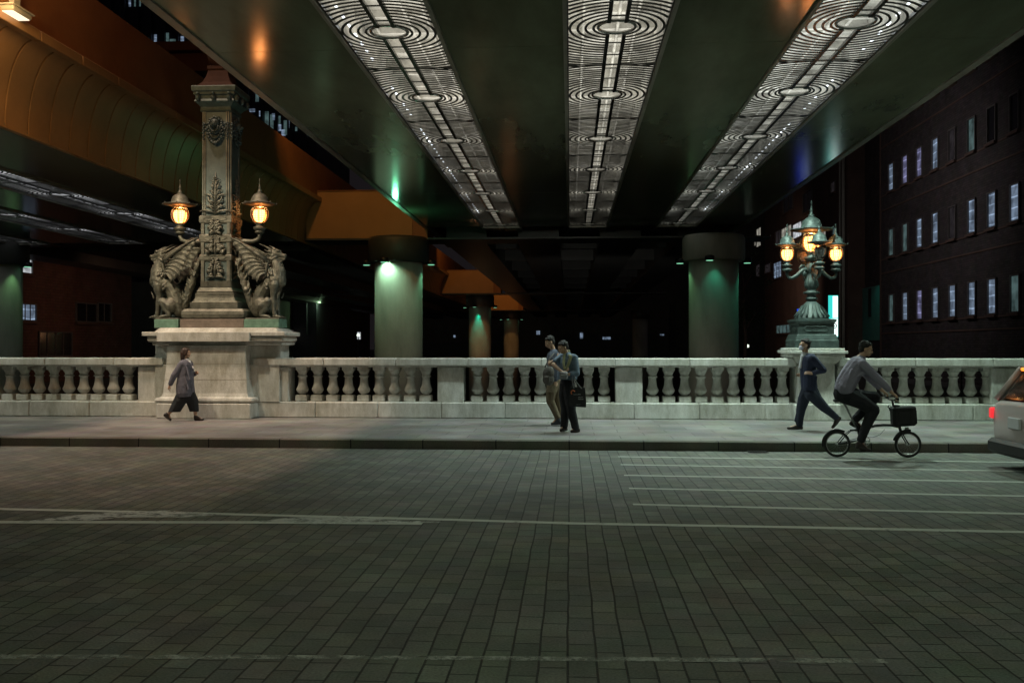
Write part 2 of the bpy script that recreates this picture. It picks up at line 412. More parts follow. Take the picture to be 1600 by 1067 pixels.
# ------------------------------------------------------------------ viaducts
EB = M['deck']
H = DECK
def ring_panel_mesh(W=1.55, Lp=3.87):
    mb = MB(); hw = W/2; t = .020
    def bar(pts):
        # flat bar standing on edge: 0.032 wide, .05 high
        vs = []; fs = []; n = len(pts)
        for i, (x, y) in enumerate(pts):
            a = pts[max(i-1, 0)]; b = pts[min(i+1, n-1)]
            dx, dy = b[0]-a[0], b[1]-a[1]; l = math.hypot(dx, dy) or 1; nx, ny = -dy/l*t, dx/l*t
            vs += [(x-nx, y-ny, 0), (x+nx, y+ny, 0), (x+nx, y+ny, .012), (x-nx, y-ny, .012)]
        for i in range(n-1):
            for k in range(4): fs.append((i*4+k, i*4+(k+1) % 4, i*4+4+(k+1) % 4, i*4+4+k))
        fs += [(3,2,1,0), (4*n-4, 4*n-3, 4*n-2, 4*n-1)]
        mb.add(vs, fs)
    lad = .13
    r = .36
    while r < Lp/2+.25:
        for sy in (-1, 1):
            for sx in (-1, 1):
                # quarter arc from the ladder (x=lad) outwards to x=hw or to y=0
                a0 = math.asin(lad/r); a1 = math.asin(min(1, (hw-.03)/r)) if r > hw-.03 else PI/2
                pts = []
                n = 9 if r < .8 else 6
                for i in range(n+1):
                    a = a0+(a1-a0)*i/n; x, y = r*math.sin(a)*sx, r*math.cos(a)*sy
                    if abs(y) <= Lp/2+.06: pts.append((x, y))
                if len(pts) > 1: bar(pts)
        r += .122
    for sx in (-1, 1):
        for y0, y1 in ((-Lp/2, -.27), (.27, Lp/2)):
            mb.box(sx*lad-.03, sx*lad+.03, y0, y1, -.02, .03)
    y = -Lp/2+.16
    while y < Lp/2:
        if abs(y) > .3: mb.box(-lad+.031, lad-.031, y-.012, y+.012, -.005, .012)
        y += .62
    for sx in (-1, 1): mb.box(sx*hw-.03, sx*hw+.03, -Lp/2, Lp/2, -.01, .05)
    mb.box(-hw, hw, Lp/2-.02, Lp/2+.02, .013, .03)
    return mb
ring_rim = MB()
pts = [(.29*math.cos(a*PI/10), .29*math.sin(a*PI/10), .02) for a in range(20)]
ring_rim.tube(pts, .026, n=6, closed=True)
gm = ring_panel_mesh(); PAN = gm.mesh('ring_panel'); PAN.materials.append(M['grille'])
RIM = ring_rim.mesh('ring_rim'); RIM.materials.append(M['grille_ring'])
M['led'] = glow('led_points', (.85,.93,1.0), 2.4)
M['led_warm'] = glow('warm_led', (1.0,.8,.55), 8.0)
def grille_strip(parent, xc, y0, yN, z, n0, n1, led=0, pw=60, leds=True, col=(1,.96,.86)):
    """one lit slot: cavity with panels and ring grille panels; origin of parent at (0,0,0)"""
    W = 1.55; yb = 14.4+n0*3.87-1.935; ye = 38.2
    cav = MB()
    cav.box(xc-W/2-.04, xc-W/2-.01, yb, ye, z+.0, z+.75); cav.box(xc+W/2+.01, xc+W/2+.04, yb, ye, z+.0, z+.75)
    cav.box(xc-W/2-.04, xc+W/2+.04, yb, ye, z+.75, z+.8)
    cav.box(xc-W/2, xc+W/2, ye-.02, ye, z+.02, z+.74)
    y = yb+.4
    while y < ye:
        hgt = random.choice((.12, .2, .3)); cav.box(xc-W/2, xc+W/2, y, y+.06+.05*random.random(), z+.75-hgt*.6, z+.749); y += .45+.5*random.random()
    for dx in (-.5, .1, .42): cav.tube([(xc+dx, yb+.1, z+.60+.06*dx), (xc+dx, ye-.1, z+.60+.06*dx)], .03, n=6)
    s = cav.build('light_cavity', M['cavity'], parent)
    for k in range(n0, n1):
        p = bpy.data.objects.new('ring_panel', PAN); COL.objects.link(p); p.parent = s; p.location = (xc, 14.4+k*3.87, z-.0)
        q = bpy.data.objects.new('ring_rim', RIM); COL.objects.link(q); q.parent = s; q.location = (xc, 14.4+k*3.87, z)
    if led:
        mb = MB(); y = yb+.3; rl = random.Random(9)
        while y < ye-.3:
            if rl.random() < .85: mb.box(xc+led*(W/2-.14)-.016, xc+led*(W/2-.14)+.016, y, y+.13, z+.12, z+.135)
            y += .42
            if rl.random() < .08: y += 1.0
        mb.build('led_row', M['led'], s)
    # end bar
    mb = MB(); mb.box(xc-W/2-.05, xc+W/2+.05, ye, ye+.12, z-.06, z+.1); mb.build('end_bar', M['trim'], s)
    for yc_, ln, q_ in (((yb+ye)/2, ye-yb-.8, .58), (17.0, 9.0, .16)):
        l = lamp('AREA', 'slot_lamp', (xc, yc_, z+.06), (xc, yc_, z+5), pw*q_, col, sx=(1.2, ln))
        l.rotation_euler = (PI, 0, 0); l.parent = s
    return s

via = thing('elevated_expressway', (0,0,0), 'main road viaduct passing overhead with three lit ring-pattern ceiling slots', 'viaduct')
SX = [gx(0,20)*0+v for v in (-2.835, .72, 4.34)]
XL, XR = -5.92, 6.95
mb = MB()
edges = [XL]
for c in SX: edges += [c-.82, c+.82]
edges.append(XR)
for i in range(0, len(edges), 2):
    # soffit plates with fine cross joints
    y = -14.0
    while y < 38.2:
        n = min(y+ (7.3 if True else 0), 38.2); 
        mb.box(edges[i], edges[i+1], y+.006, n-.006, H, H+.06); y = n
    mb.box(edges[i]+.01, edges[i+1]-.01, -14, 38.2, H+.07, H+1.6)
mb.build('soffit', EB, via)
mb = MB(); mb.box(XL, XR, -14, 150, H+1.62, H+1.9); mb.build('road_slab', M['deck_dark'], via)
for c, led, pw, col in zip(SX, (-1, 0, 1), (165, 175, 185), ((1,.95,.85), (1,.97,.88), (.93,.97,.93))):
    grille_strip(via, c, 0, 0, H, -1, 7, led, pw, col=col)
mb = MB()
for c in SX:      # raised frame along each slot
    for sx in (-1, 1): mb.box(c+sx*.80-.03, c+sx*.80+.03, 6, 38.2, H-.05, H-.004)
mb.build('slot_frame', M['trim'], via)
# edge trims with joints
for xa, xb in ((XL-.16, XL-.004), (XR+.004, XR+.16)):
    mb = MB(); y = -14
    while y < 44:
        mb.box(xa, xb, y+.01, y+2.39, H-.03, H+.16); y += 2.4
    mb.build('edge_trim', M['trim'], via)
mb = MB(); mb.box(XL-.1, XL-.06, -14, 150, H+.16, H+3.0); mb.build('parapet', M['redwall'], via)
mb = MB(); mb.box(XR+.06, XR+.1, -14, 150, H+.16, H+3.0); mb.build('parapet', M['redwall'], via)
mb = MB()
for c in (-4.6, -1.4, 2.2, 5.6): mb.box(c-.9, c+.9, 41, 150, H-.4, H+1.6); 
mb.box(XL, XR, 41, 150, H+.5, H+1.55)
y = 46
while y < 150: mb.box(XL+.05, XR-.05, y, y+.3, H-.1, H+.49); y += 6.5
mb.build('box_girder', M['deck_dark'], via)

# left viaduct with the curved cove and red-brown parapet
via2 = thing('elevated_expressway', (-18,0,0), 'second road viaduct at the left with curved cream steel flank and red-brown parapet', 'viaduct')
ox = -18.0
hz = EYE+4.35
mb = MB()
c2 = [-14.75+ox*0, -18.75, -23.0]
ed = [-11.2]
for c in c2: ed += [c+.82, c-.82]
ed.append(-30)
for i in range(0, len(ed), 2):
    y = -14.0
    while y < 38.2:
        n = min(y+7.3, 38.2); mb.box(ed[i+1]-ox, ed[i]-ox, y+.006, n-.006, hz, hz+.06); y = n
    mb.box(ed[i+1]-ox+.01, ed[i]-ox-.01, -14, 38.2, hz+.07, hz+1.35)
mb.build('soffit', EB, via2)
mb = MB(); mb.box(-30-ox, -11.3-ox, -14, 150, hz+1.4, hz+1.6); mb.build('road_slab', M['deck_dark'], via2)
for c in c2: grille_strip(via2, c-ox, 0, 0, hz, 0, 7, 1, 260, col=(.82,.86,1.0))
for c in via2.children:
    if c.name.startswith('light_cavity'):
        pass
mb = MB()
for c in c2:
    for sx in (-1, 1): mb.box(c-ox+sx*.80-.03, c-ox+sx*.80+.03, 10, 38.2, hz-.05, hz-.004)
mb.build('slot_frame', M['trim'], via2)
# cove panels: vertical at the bottom, curling outwards at the top
def cove_prof():
    out = []
    for i in range(13):
        a = PI/2*i/12
        out.append((-11.18+.62*(1-math.cos(a)), hz-.02+1.72*math.sin(a)))
    return out
cp = cove_prof()
mb = MB(); y = -6.0
while y < 150:
    y2 = y+.79; vs = []; fs = []; n = len(cp)
    for yy in (y+.028, y2-.028):
        for x, z in cp: vs.append((x-ox, yy, z))
    for yy in (y+.028, y2-.028):
        for x, z in cp: vs.append((x-ox-.05, yy, z+.02))
    for i in range(n-1): fs.append((i, i+1, n+i+1, n+i))
    mb.add(vs, fs, True); fs = []
    for i in range(n-1): fs.append((2*n+i, 3*n+i, 3*n+i+1, 2*n+i+1))
    for k in (0, n): fs += [tuple((k+i, k+i+1, k+2*n+i+1, k+2*n+i)) for i in range(n-1)]
    mb.add(vs, fs, False); y = y2
mb.build('cove_panels', M['cove'], via2)
mb = MB(); mb.box(-11.3-ox, -11.235-ox, -14, 150, hz+.02, hz+1.7); mb.box(-11.2-ox, -10.6-ox, -14, 150, hz+1.72, hz+1.74); mb.build('cove_backing', M['black'], via2)
mb = MB(); y = -6
while y < 150: mb.box(-10.6-ox, -10.44-ox, y+.012, y+1.568, hz+1.66, hz+1.86, bev=.01); y += 1.58
mb.build('edge_trim', M['cove'], via2)
mb = MB(); y = -6
while y < 150: mb.box(-11.25-ox, -11.12-ox, y+.01, y+1.57, hz-.06, hz-.022); y += 1.58
mb.build('lower_trim', M['cove'], via2)
mb = MB(); mb.box(-10.9-ox, -10.62-ox, -14, 150, hz+1.75, hz+3.4); mb.build('parapet', M['redwall'], via2)
mb = MB()
for c in (-12.6, -17, -21.5, -26): mb.box(c-ox-.9, c-ox+.9, 41, 150, hz-.1, hz+1.35)
mb.box(-30-ox, -11.3-ox, 41, 150, hz+.5, hz+.8); mb.build('box_girder', M['deck_dark'], via2)
# luminaire on the lip, at the top left of the photograph
M['lumin'] = glow('flood_glass', (1.0,.86,.62), 1.2)
p = at(18, 20, 16.6)
r = thing('flood_light', (-10.36, 16.7, p.z-.02), 'white rectangular flood light on the lip of the left viaduct', 'flood light')
mb = MB(); mb.box(-.16, .16, -.3, .3, 0, .10, bev=.02); mb.box(-.19,.19,-.34,.34,.095,.12); mb.build('housing', M['trim'], r)
mb = MB(); mb.box(-.13, .13, -.26, .26, -.012, .001); mb.build('lens', M['lumin'], r)
mb = MB(); mb.box(-.05, .05, -.1, .1, .14, .5); mb.build('bracket', M['trim'], r)

# ------------------------------------------------------------------ piers
def pier_column(x, y, label, warm=False, r=1.0, lamps=True):
    t = thing('pier_column', (x, y, -5), label, 'bridge pier', 'round concrete viaduct piers')
    zc = EYE+3.45+5
    mb = MB(); mb.lathe([(r, 0), (r, zc+.02)], n=40); mb.build('shaft', M['concrete'], t)
    mb = MB(); mb.lathe([(r*1.24, zc), (r*1.27, zc+.03), (r*1.27, zc+.9), (r*1.2, zc+1.05)], n=40); mb.build('collar', M['concrete'] if warm else M['deck_dark'], t)
    if lamps:
        for a in (-105, 0, 180):
            f = MB(); ax, ay = math.cos(R(a)), math.sin(R(a))
            rr = r*1.27+.1
            f.lathe([(.17, -.07), (.19, -.05), (.19, .1), (.1, .14)], n=14, c=(ax*rr, ay*rr, zc))
            o = f.build('pier_lamp', M['black'], t)
            g = MB(); g.lathe([(.14, -.015), (.14, 0)], n=14, c=(ax*rr, ay*rr, zc-.072)); g.build('lens', M['green_lens'], o)
    return t
M['green_lens'] = glow('green_lens', (.35,1.0,.6), .7)
YP = 38.6
colx = [(gx(623, YP), 'concrete pier left of centre washed by a bright green-white lamp'), (gx(1115, YP), 'concrete pier right of centre with a dim teal lamp'), (gx(-5, YP), 'concrete pier at the left edge of the photograph')]
for i, (x, lab) in enumerate(colx):
    pier_column(x, YP, lab, warm=(i == 1))
pier_column(gx(750, 83), 83, 'far reddish pier with a thin teal streak of light')
pier_column(gx(799, 122), 122, 'farthest thin reddish pier near the middle')
pier_column(gx(1000, 122), 122, 'farthest dark pier right of the middle', lamps=False)
GR = (.25, 1.0, .55)
x = colx[0][0]
lamp('SPOT', 'pier_light', (x-.34, YP-1.10, EYE+3.40), (x-.3, YP-.80, 0), 55, (.50,1.0,.66), .05, 160, .6)
lamp('SPOT', 'pier_light', (x+1.27, YP-.15, EYE+3.34), (x+.95, YP, 0), 16, GR, .05, 80, .9)
lamp('SPOT', 'pier_light', (x-1.27, YP-.15, EYE+3.34), (x-.95, YP, 0), 10, GR, .05, 80, .9)
x = colx[1][0]
lamp('SPOT', 'pier_light', (x-.15, YP-1.3, EYE+3.34), (x-.15, YP-.95, 0), 7, (.1,1.0,.62), .05, 90, .9)
lamp('SPOT', 'pier_light', (x-1.3, YP-.1, EYE+3.34), (x-.95, YP, 0), 10, (.3,1,.4), .05, 90, .9)
lamp('SPOT', 'pier_light', (x+1.3, YP-.1, EYE+3.34), (x+.95, YP, 0), 10, (.1,1,.6), .05, 90, .9)
x = colx[2][0]
lamp('SPOT', 'pier_light', (x+1.2, YP-.5, EYE+3.34), (x+.8, YP-.3, 0), 9, (.4,1.0,.4), .05, 80, .9)
x = gx(750, 83); lamp('SPOT', 'pier_light', (x-.1, 83-1.25, EYE+3.34), (x-.1, 83-.95, 0), 60, (.0,1.0,.62), .05, 45, .7)
# added green points that imitate the pier lamps' glow on the decks
lamp('POINT', 'deck_green_glow_fill', (-6.35, 33.4, EYE+4.3), (0,0,0), 22, (.2,1.0,.5), .1)
lamp('POINT', 'deck_green_glow_fill', (-9.9, 27.6, EYE+5.4), (0,0,0), 2.5, (.25,1.0,.35), .1)
# orange cross beams between the decks
def crossbeam(y, label, h=2.05, y2=1.9, x0=-26.5, x1=8.2):
    t = thing('crossbeam', (0, y, EYE+4.42), label, 'crossbeam', 'steel crossbeams on the piers')
    mb = MB(); mb.box(x0, x1, -y2/2, y2/2, 0, .07); mb.build('bottom_flange', M['deck_dark'], t)
    mb = MB(); mb.box(-11.1, -6.6, -y2/2+.02, y2/2-.02, .08, h); mb.build('painted_web', M['orange'], t)
    mb = MB(); mb.box(-6.6, -5.96, -y2/2+.06, y2/2-.06, .08, h-.02); mb.box(-11.0, -6.0, -y2/2-.03, y2/2, h+.004, h+.04); mb.build('end_plate', M['redwall'], t)
    return t
crossbeam(38.8+.6, 'nearest orange steel crossbeam between the two viaducts')
crossbeam(80.5, 'second orange steel crossbeam, farther off between the viaducts')
crossbeam(119, 'farthest orange steel crossbeam, a small patch between the viaducts')
SOD = (1.0, .50, .14)
lamp('SPOT', 'upper_sodium_lamp', (-8.4, 31, EYE+11), (-8.6, 38, EYE+5), 480, SOD, .2, 95, .6)
lamp('SPOT', 'upper_sodium_lamp', (-8.4, 72, EYE+11), (-8.4, 80, EYE+5), 450, SOD, .2, 95, .6)
lamp('SPOT', 'upper_sodium_lamp', (-8.4, 111, EYE+11), (-8.2, 118, EYE+5), 600, SOD, .2, 95, .6)
lamp('SPOT', 'upper_sodium_lamp', (-7.2, 11.5, EYE+10.5), (-10.7, 15.0, EYE+6.9), 330, (1.0,.42,.12), .2, 110, .8)
# gantry over the upper road
g = thing('sign_gantry', (-13, 31, EYE+9.6), 'brown steel gantry beam over the left viaduct, near the top edge', 'gantry')
mb = MB(); mb.box(-8, 5.2, -.5, .5, .35, .65); mb.box(-8, 5.0, -.3, .3, -.3, .3); mb.build('beam', M['redwall'], g)
mb = MB(); mb.box(-6.4, -6.0, -.2, .2, -3.5, -.31); mb.build('post', M['redwall'], g)

# gully grate in the kerb
g = thing('drain_grate', (gx(1182, 15.7), 15.66, .0), 'small dark drain grate at the kerb left of the running man', 'drain')
mb = MB(); mb.box(-.16, .16, -.16, .085, .0045, .012); mb.build('frame', M['black'], g)
mb = MB()
for k in range(7): mb.box(-.14+.042*k, -.12+.042*k, -.145, .07, .0125, .018)
mb.build('bars', M['grille'], g)
# thin posts and lamps on the far quays
def quay_lamp(px, py, Y, label, col):
    p = at(px, py, Y)
    t = thing('quay_lamp', (p.x, Y, -.2), label, 'street lamp')
    m = MB(); m.lathe([(.07,0), (.05,.5), (.035,p.z-.1+.2)], n=8); m.build('post', M['black'], t)
    m = MB(); m.lathe([(.05,p.z+.1), (.16,p.z+.15), (.16,p.z+.28), (.04,p.z+.36)], n=10); m.build('lamp_head', col, t)
M['quay_glow'] = glow('quay_lamp_glow', (.85,1.0,.8), 1.6)
quay_lamp(560, 524, 88, 'small bright quay lamp on the left bank just left of the nearest pier', M['quay_glow'])
quay_lamp(1167, 541, 70, 'small quay lamp on the right bank beside the brown building', M['quay_glow'])
# ================================================================== BUILDINGS
M['brick_dark'] = brickmat('dark_brick_facade', (.055,.046,.048), (.085,.072,.072), (.03,.027,.028), .35, .12, .01, 'YZ', .8, .2, .5, .3, .3)
M['bwall'] = mat('brown_render_wall', (.12,.075,.06), .8, 0, .25, .6)
M['bwall_red'] = brickmat('reddish_brick_wall', (.13,.07,.05), (.16,.085,.065), (.08,.05,.04), .5, .16, .012, 'YZ', .8, .2, .5, .3, .3)
M['bwall_green'] = mat('grey_green_wall', (.13,.14,.11), .8, 0, .2, .6)
M['tower'] = mat('tower_cladding', (.06,.06,.075), .6, 0, .2, .5)
M['frame'] = mat('window_frame', (.13,.12,.115), .5, 0, .1, 4)
def litwin(name, col, st, lines=True):
    """lit room seen through the pane: blind, ceiling tubes, darker clutter low down"""
    m = bpy.data.materials.new(name); m.use_nodes = True; t = m.node_tree; N = t.nodes; L = t.links; p = N['Principled BSDF']
    p.inputs['Base Color'].default_value = (.03,.03,.035,1); p.inputs['Roughness'].default_value = .15
    tc = N.new('ShaderNodeNewGeometry')
    nz = N.new('ShaderNodeTexNoise'); nz.inputs['Scale'].default_value = 1.7; nz.inputs['Detail'].default_value = 4; L.new(tc.outputs['Position'], nz.inputs[0])
    r1 = N.new('ShaderNodeMapRange'); r1.inputs[1].default_value = .35; r1.inputs[2].default_value = .65; r1.inputs[3].default_value = .35; r1.inputs[4].default_value = 1.25; L.new(nz.outputs[0], r1.inputs[0])
    fac = r1.outputs[0]
    if lines:
        wv = N.new('ShaderNodeTexWave'); wv.bands_direction = 'Z'; wv.inputs['Scale'].default_value = .65; wv.inputs['Distortion'].default_value = 1.5; L.new(tc.outputs['Position'], wv.inputs[0])
        r2 = N.new('ShaderNodeMapRange'); r2.inputs[1].default_value = .93; r2.inputs[2].default_value = 1.0; r2.inputs[3].default_value = 1; r2.inputs[4].default_value = 2.6; L.new(wv.outputs[0], r2.inputs[0])
        mm = N.new('ShaderNodeMath'); mm.operation = 'MULTIPLY'; L.new(fac, mm.inputs[0]); L.new(r2.outputs[0], mm.inputs[1]); fac = mm.outputs[0]
    m2 = N.new('ShaderNodeMath'); m2.operation = 'MULTIPLY'; L.new(fac, m2.inputs[0]); m2.inputs[1].default_value = st
    p.inputs['Emission Color'].default_value = (*col, 1); L.new(m2.outputs[0], p.inputs['Emission Strength'])
    return m
W_BLUE = litwin('lit_blue_white', (.42,.56,.78), .26)
W_TEAL = litwin('lit_teal', (.30,.50,.50), .16, False)
W_VIO = litwin('lit_violet', (.44,.44,.80), .24)
W_DIM = litwin('dim_room', (.26,.22,.24), .05, False)
W_DARK = mat('dark_glass', (.02,.02,.025), .1, 0, 0)
W_CREAM = litwin('lit_cream', (.86,.82,.70), .30, False)
W_WHITE = litwin('lit_white', (.85,.9,.95), .55, False)
def window_x(parent, xface, y0, y1, z0, z1, pane, side=-1, sill=True, mull=0):
    """window in a wall whose outside faces -x (side=-1) or +x"""
    mb = MB(); s = side; t = .07
    def bx(ya, yb, za, zb, d): 
        xa, xb = sorted((xface+s*.003, xface+s*d)); mb.box(xa, xb, ya, yb, za, zb)
    bx(y0-t, y0, z0-t, z1+t, .10); bx(y1, y1+t, z0-t, z1+t, .10); bx(y0, y1, z1, z1+t, .10); bx(y0, y1, z0-t, z0, .10)
    for k in range(mull):
        yy = y0+(y1-y0)*(k+1)/(mull+1); bx(yy-.03, yy+.03, z0, z1, .05)
    o = mb.build('window', M['frame'], parent)
    mb = MB(); xa, xb = sorted((xface+s*.004, xface+s*.02)); mb.box(xa, xb, y0, y1, z0, z1); mb.build('pane', pane, o)
    if sill:
        mb = MB(); xa, xb = sorted((xface+s*.004, xface+s*.2)); mb.box(xa, xb, y0-.15, y1+.15, z0-.2, z0-t-.002); mb.build('sill', M['bwall'], o)
    return o
E = EYE
# big dark brick building at the right
XB = 20.0
b = thing('office_building', (XB, 45, -.2), 'big dark brick office block at the right with rows of narrow blue-lit windows', 'building')
oy = 45; oz = -.2
def B(mb, name, m, par=b, o=(XB, 45, -.2)):
    mb.v = [(x-o[0], y-o[1], z-o[2]) for x, y, z in mb.v]; return mb.build(name, m, par)
mb = MB(); mb.box(XB, XB+22, 30, 61.3, -.2, E+24); B(mb, 'wall', M['brick_dark'])
mb = MB()
for z in (E+.72, E+1.32, E+5.42, E+9.48, E+4.55, E+8.55, E+12.6, E+16.7): mb.box(XB-.05, XB-.003, 30, 61.3, z, z+.09)
for y in (61.22, 31): mb.box(XB-.06, XB-.003, y-.1, y+.07, -.1, E+23.9)
B(mb, 'string_course', M['bwall'])
ys = []
for px_ in (1394.2, 1416, 1438.5, 1463.5, 1490, 1520.5, 1552, 1588, 1629, 1676, 1731, 1797):
    d_ = RM @ Vector(((px_-800)/FPX, 0, -1)); ys.append(XB/d_.x*d_.y)
lit = {1: 'BVVBDTKKDBKK', 2: 'TTBBDBBBTTKB', 3: 'TBVBBBBTTBDK', 4: 'TBKBKTBKBBKK', 5:'KKBKKKTKKKKK'}
pm = dict(B=W_BLUE, V=W_VIO, T=W_TEAL, D=W_DIM, K=W_DARK)
rows = {3: (E+1.53, E+3.12), 2: (E+5.62, E+7.22), 1: (E+9.68, E+11.28), 4: (E+13.75, E+15.35), 5: (E+17.8, E+19.4)}
for rk, (z0, z1) in rows.items():
    for k, y in enumerate(ys):
        if rk == 1 and False: continue
        o = window_x(b, XB, y-.39, y+.39, z0, z1, pm[lit[rk][k]])
        for q in [o]+list(o.children):
            pass
for ch in b.children:
    if ch.name.startswith('window'):
        ch.location = (-XB, -45, .2)
# recessed dark wall with a teal-lit panel
b2 = thing('annex_building', (21.2, 63, -.2), 'dark recessed annex left of the big office block with a teal-lit metal panel', 'building')
o2 = (21.2, 63, -.2)
mb = MB(); mb.box(21.2, 36, 61.4, 68.3, -.2, E+16); B(mb, 'wall', M['brick_dark'], b2, o2)
M['tealpanel'] = mat('teal_metal_panel', (.10,.30,.27), .4, .3, .2, 3)
mb = MB()
y0 = 21.1*FPX/(1336-891)+.3; 
ypx = lambda px_, X_: (lambda d_: X_/d_.x*d_.y)(RM @ Vector(((px_-800)/FPX, 0, -1)))
mb.box(21.05, 21.197, ypx(1382, 21.1), ypx(1336, 21.1), E+.35, E+4.1); B(mb, 'metal_panel', M['tealpanel'], b2, o2)
mb = MB(); mb.box(20.98, 21.045, ypx(1360.5, 21.0), ypx(1357, 21.0), E+2.0, E+4.0); B(mb, 'slot', M['black'], b2, o2)
lamp('SPOT', 'sign_spill', (19.3, 63.5, E+5.2), (21.1, 64.6, E+2.2), 40, (.1,.9,.75), .1, 80, .9)
# brown building beyond, with the drainpipe
b3 = thing('brown_building', (20, 80, -.2), 'brown building behind the candelabra lamp with cream-lit windows and a long drainpipe', 'building')
o3 = (20, 80, -.2)
mb = MB(); mb.box(20, 38, 68.4, 97, -.2, E+15.5); B(mb, 'wall', M['bwall'], b3, o3)
mb = MB(); mb.tube([(19.85, 68.9, 0), (19.85, 68.9, E+15)], .12, n=10); mb.tube([(19.8, 69.6, 0), (19.8, 69.6, E+15)], .07, n=8); B(mb, 'drainpipe', M['concrete'], b3, o3)
def wpx(par, org, Xf, x0, x1, yt, yb, pane, side=-1, mull=0):
    """window given by its photo pixels on a wall plane x = Xf"""
    dd = []
    for px in (x0, x1):
        d = RM @ Vector(((px-800)/FPX, 0, -1)); dd.append(Xf/d.x*d.y)
    ya, yb_ = sorted(dd); ym = (ya+yb_)/2
    z1 = at((x0+x1)/2, yt, ym).z; z0 = at((x0+x1)/2, yb, ym).z
    o = window_x(par, Xf, ya, yb_, z0, z1, pane, side, mull=mull); o.location = (-org[0], -org[1], -org[2]); return o
for a in ((1240,1254,349,371,W_WHITE,0), (1222,1238,355,378,W_CREAM,2), (1213,1221,361,384,W_DIM,1), (1210,1222,410,434,W_BLUE,2), (1196,1205,413,426,W_DIM,0), (1283,1292,362,379,W_CREAM,1), (1302,1308,356,366,W_TEAL,0), (1183,1190,357,385,W_CREAM,1), (1179.5,1182,368,384,W_CREAM,0), (1182,1188,414,432,W_DIM,0), (1214,1240,508,520,W_TEAL,4), (1256,1270,300,330,W_DARK,1), (1225,1240,300,330,W_DARK,1), (1300,1306,285,300,W_DIM,0)):
    wpx(b3, o3, 20.0, a[0], a[1], a[2], a[3], a[4], mull=a[5])
# signs
M['sign_blue'] = glow('blue_sign_face', (.02,.06,.85), .9)
M['sign_cyan'] = glow('cyan_sign_face', (.05,.80,.72), .8)
M['sign_white'] = glow('white_sign_face', (.80,1.0,.95), 1.6)
def board(px0, px1, py0, py1, Y, name, m, label, cat, post=True):
    a = at(px0, py0, Y); c = at(px1, py1, Y)
    r = thing(name, ((a.x+c.x)/2, Y, c.z), label, cat)
    w_, h_ = (c.x-a.x)/2, a.z-c.z
    mb = MB(); mb.box(-w_, w_, .0, .25, 0, h_, bev=.01); mb.build('case', M['black'], r)
    mb = MB(); mb.box(-w_+.02, w_-.02, -.012, -.002, .02, h_-.02); mb.build('face', m, r)
    if post:
        mb = MB(); mb.box(-.05, .05, .08, .18, -c.z-.2, -.002); mb.build('post', M['black'], r)
    return r, w_, h_
r, w_, h_ = board(1244.5, 1264, 482, 508, 45, 'shop_sign', M['sign_blue'], 'glowing blue sign with white lettering behind the candelabra lamp', 'sign')
mb = MB()
def stroke(mb, x0, z0, x1, z1, t, y=-.02):
    d = Vector((x1-x0, z1-z0)); n = Vector((-d.y, d.x)).normalized()*t/2
    mb.prism([(x0+n.x, z0+n.y), (x1+n.x, z1+n.y), (x1-n.x, z1-n.y), (x0-n.x, z0-n.y)], y-.004, y+.004)
s_ = h_*.62; cx = -w_+.24+s_*.45; cz = h_*.5
stroke(mb, cx+s_*.35, cz+s_*.5, cx-s_*.5, cz-.02*s_, .07); stroke(mb, cx, cz+.22*s_, cx, cz-s_*.5, .07)
mb.build('lettering', M['sign_white'], r)
r, w_, h_ = board(1293.5, 1310, 461, 527, 44, 'vertical_sign', M['sign_cyan'], 'tall glowing cyan and white vertical sign beside the lamp pedestal', 'sign')
mb = MB(); mb.box(-.02, w_-.03, -.020, -.0135, h_*.46, h_-.05); mb.box(-w_*.45, w_-.03, -.020, -.0135, .04, h_*.44); mb.build('white_panel', M['sign_white'], r)
mb = MB(); mb.tube([(.04+.11*math.cos(a*PI/8), -.03, h_*.27+.11*math.sin(a*PI/8)) for a in range(16)], .022, n=6, closed=True); mb.box(-.01,.10,-.036,-.026,h_*.27-.02,h_*.27+.02); mb.build('emblem', M['bwall'], r)
lamp('POINT', 'sign_light', (gx(1300, 43.2), 43.0, EYE+2.2), (0,0,0), 5, (.4,1,.85), .3)

# left bank buildings
XLB = -27.9
b4 = thing('brick_building', (XLB, 50, -.2), 'low reddish brick building on the left bank with two lit windows beside the edge pier', 'building')
o4 = (XLB, 50, -.2)
mb = MB(); mb.box(XLB-14, XLB, 42, 57.5, -.2, E+8); B(mb, 'wall', M['bwall_red'], b4, o4)
for a in ((28,48,401,426,W_WHITE,0), (30,54,476,500,W_BLUE,2), (118,150,475,502,W_DARK,1), (152,172,475,502,W_DARK,1), (60,110,520,555,W_DARK,3)):
    wpx(b4, o4, XLB, a[0], a[1], a[2], a[3], a[4], 1, a[5])
b5 = thing('grey_building', (-27.9, 100, -.2), 'dim grey-green building on the far left bank with tiny lit windows', 'building')
o5 = (-27.9, 100, -.2)
mb = MB(); mb.box(-42, -27.9, 84, 128, -.2, E+5.9); mb.box(-28.2,-27.6,84,128,E+5.9,E+6.2); B(mb, 'wall', M['bwall_green'], b5, o5)
for a in ((513,519,517,525,W_WHITE,0), (557,563,519,530,W_WHITE,0), (474,480,538,544,W_TEAL,0), (440,462,516,520,W_CREAM,0), (440,462,524,528,W_CREAM,0), (512,518,484,492,W_DARK,0)):
    wpx(b5, o5, -27.9, a[0], a[1], a[2], a[3], a[4], 1, a[5])
b6 = thing('far_building', (-6, 190, -.2), 'dark building closing the river view far behind the piers', 'building')
o6 = (-6, 190, -.2)
mb = MB(); mb.box(-40, 20, 190, 200, -5, E+9); mb.box(8, 70, 200.1, 215, -5, E+45); B(mb, 'wall', M['bwall_green'], b6, o6)
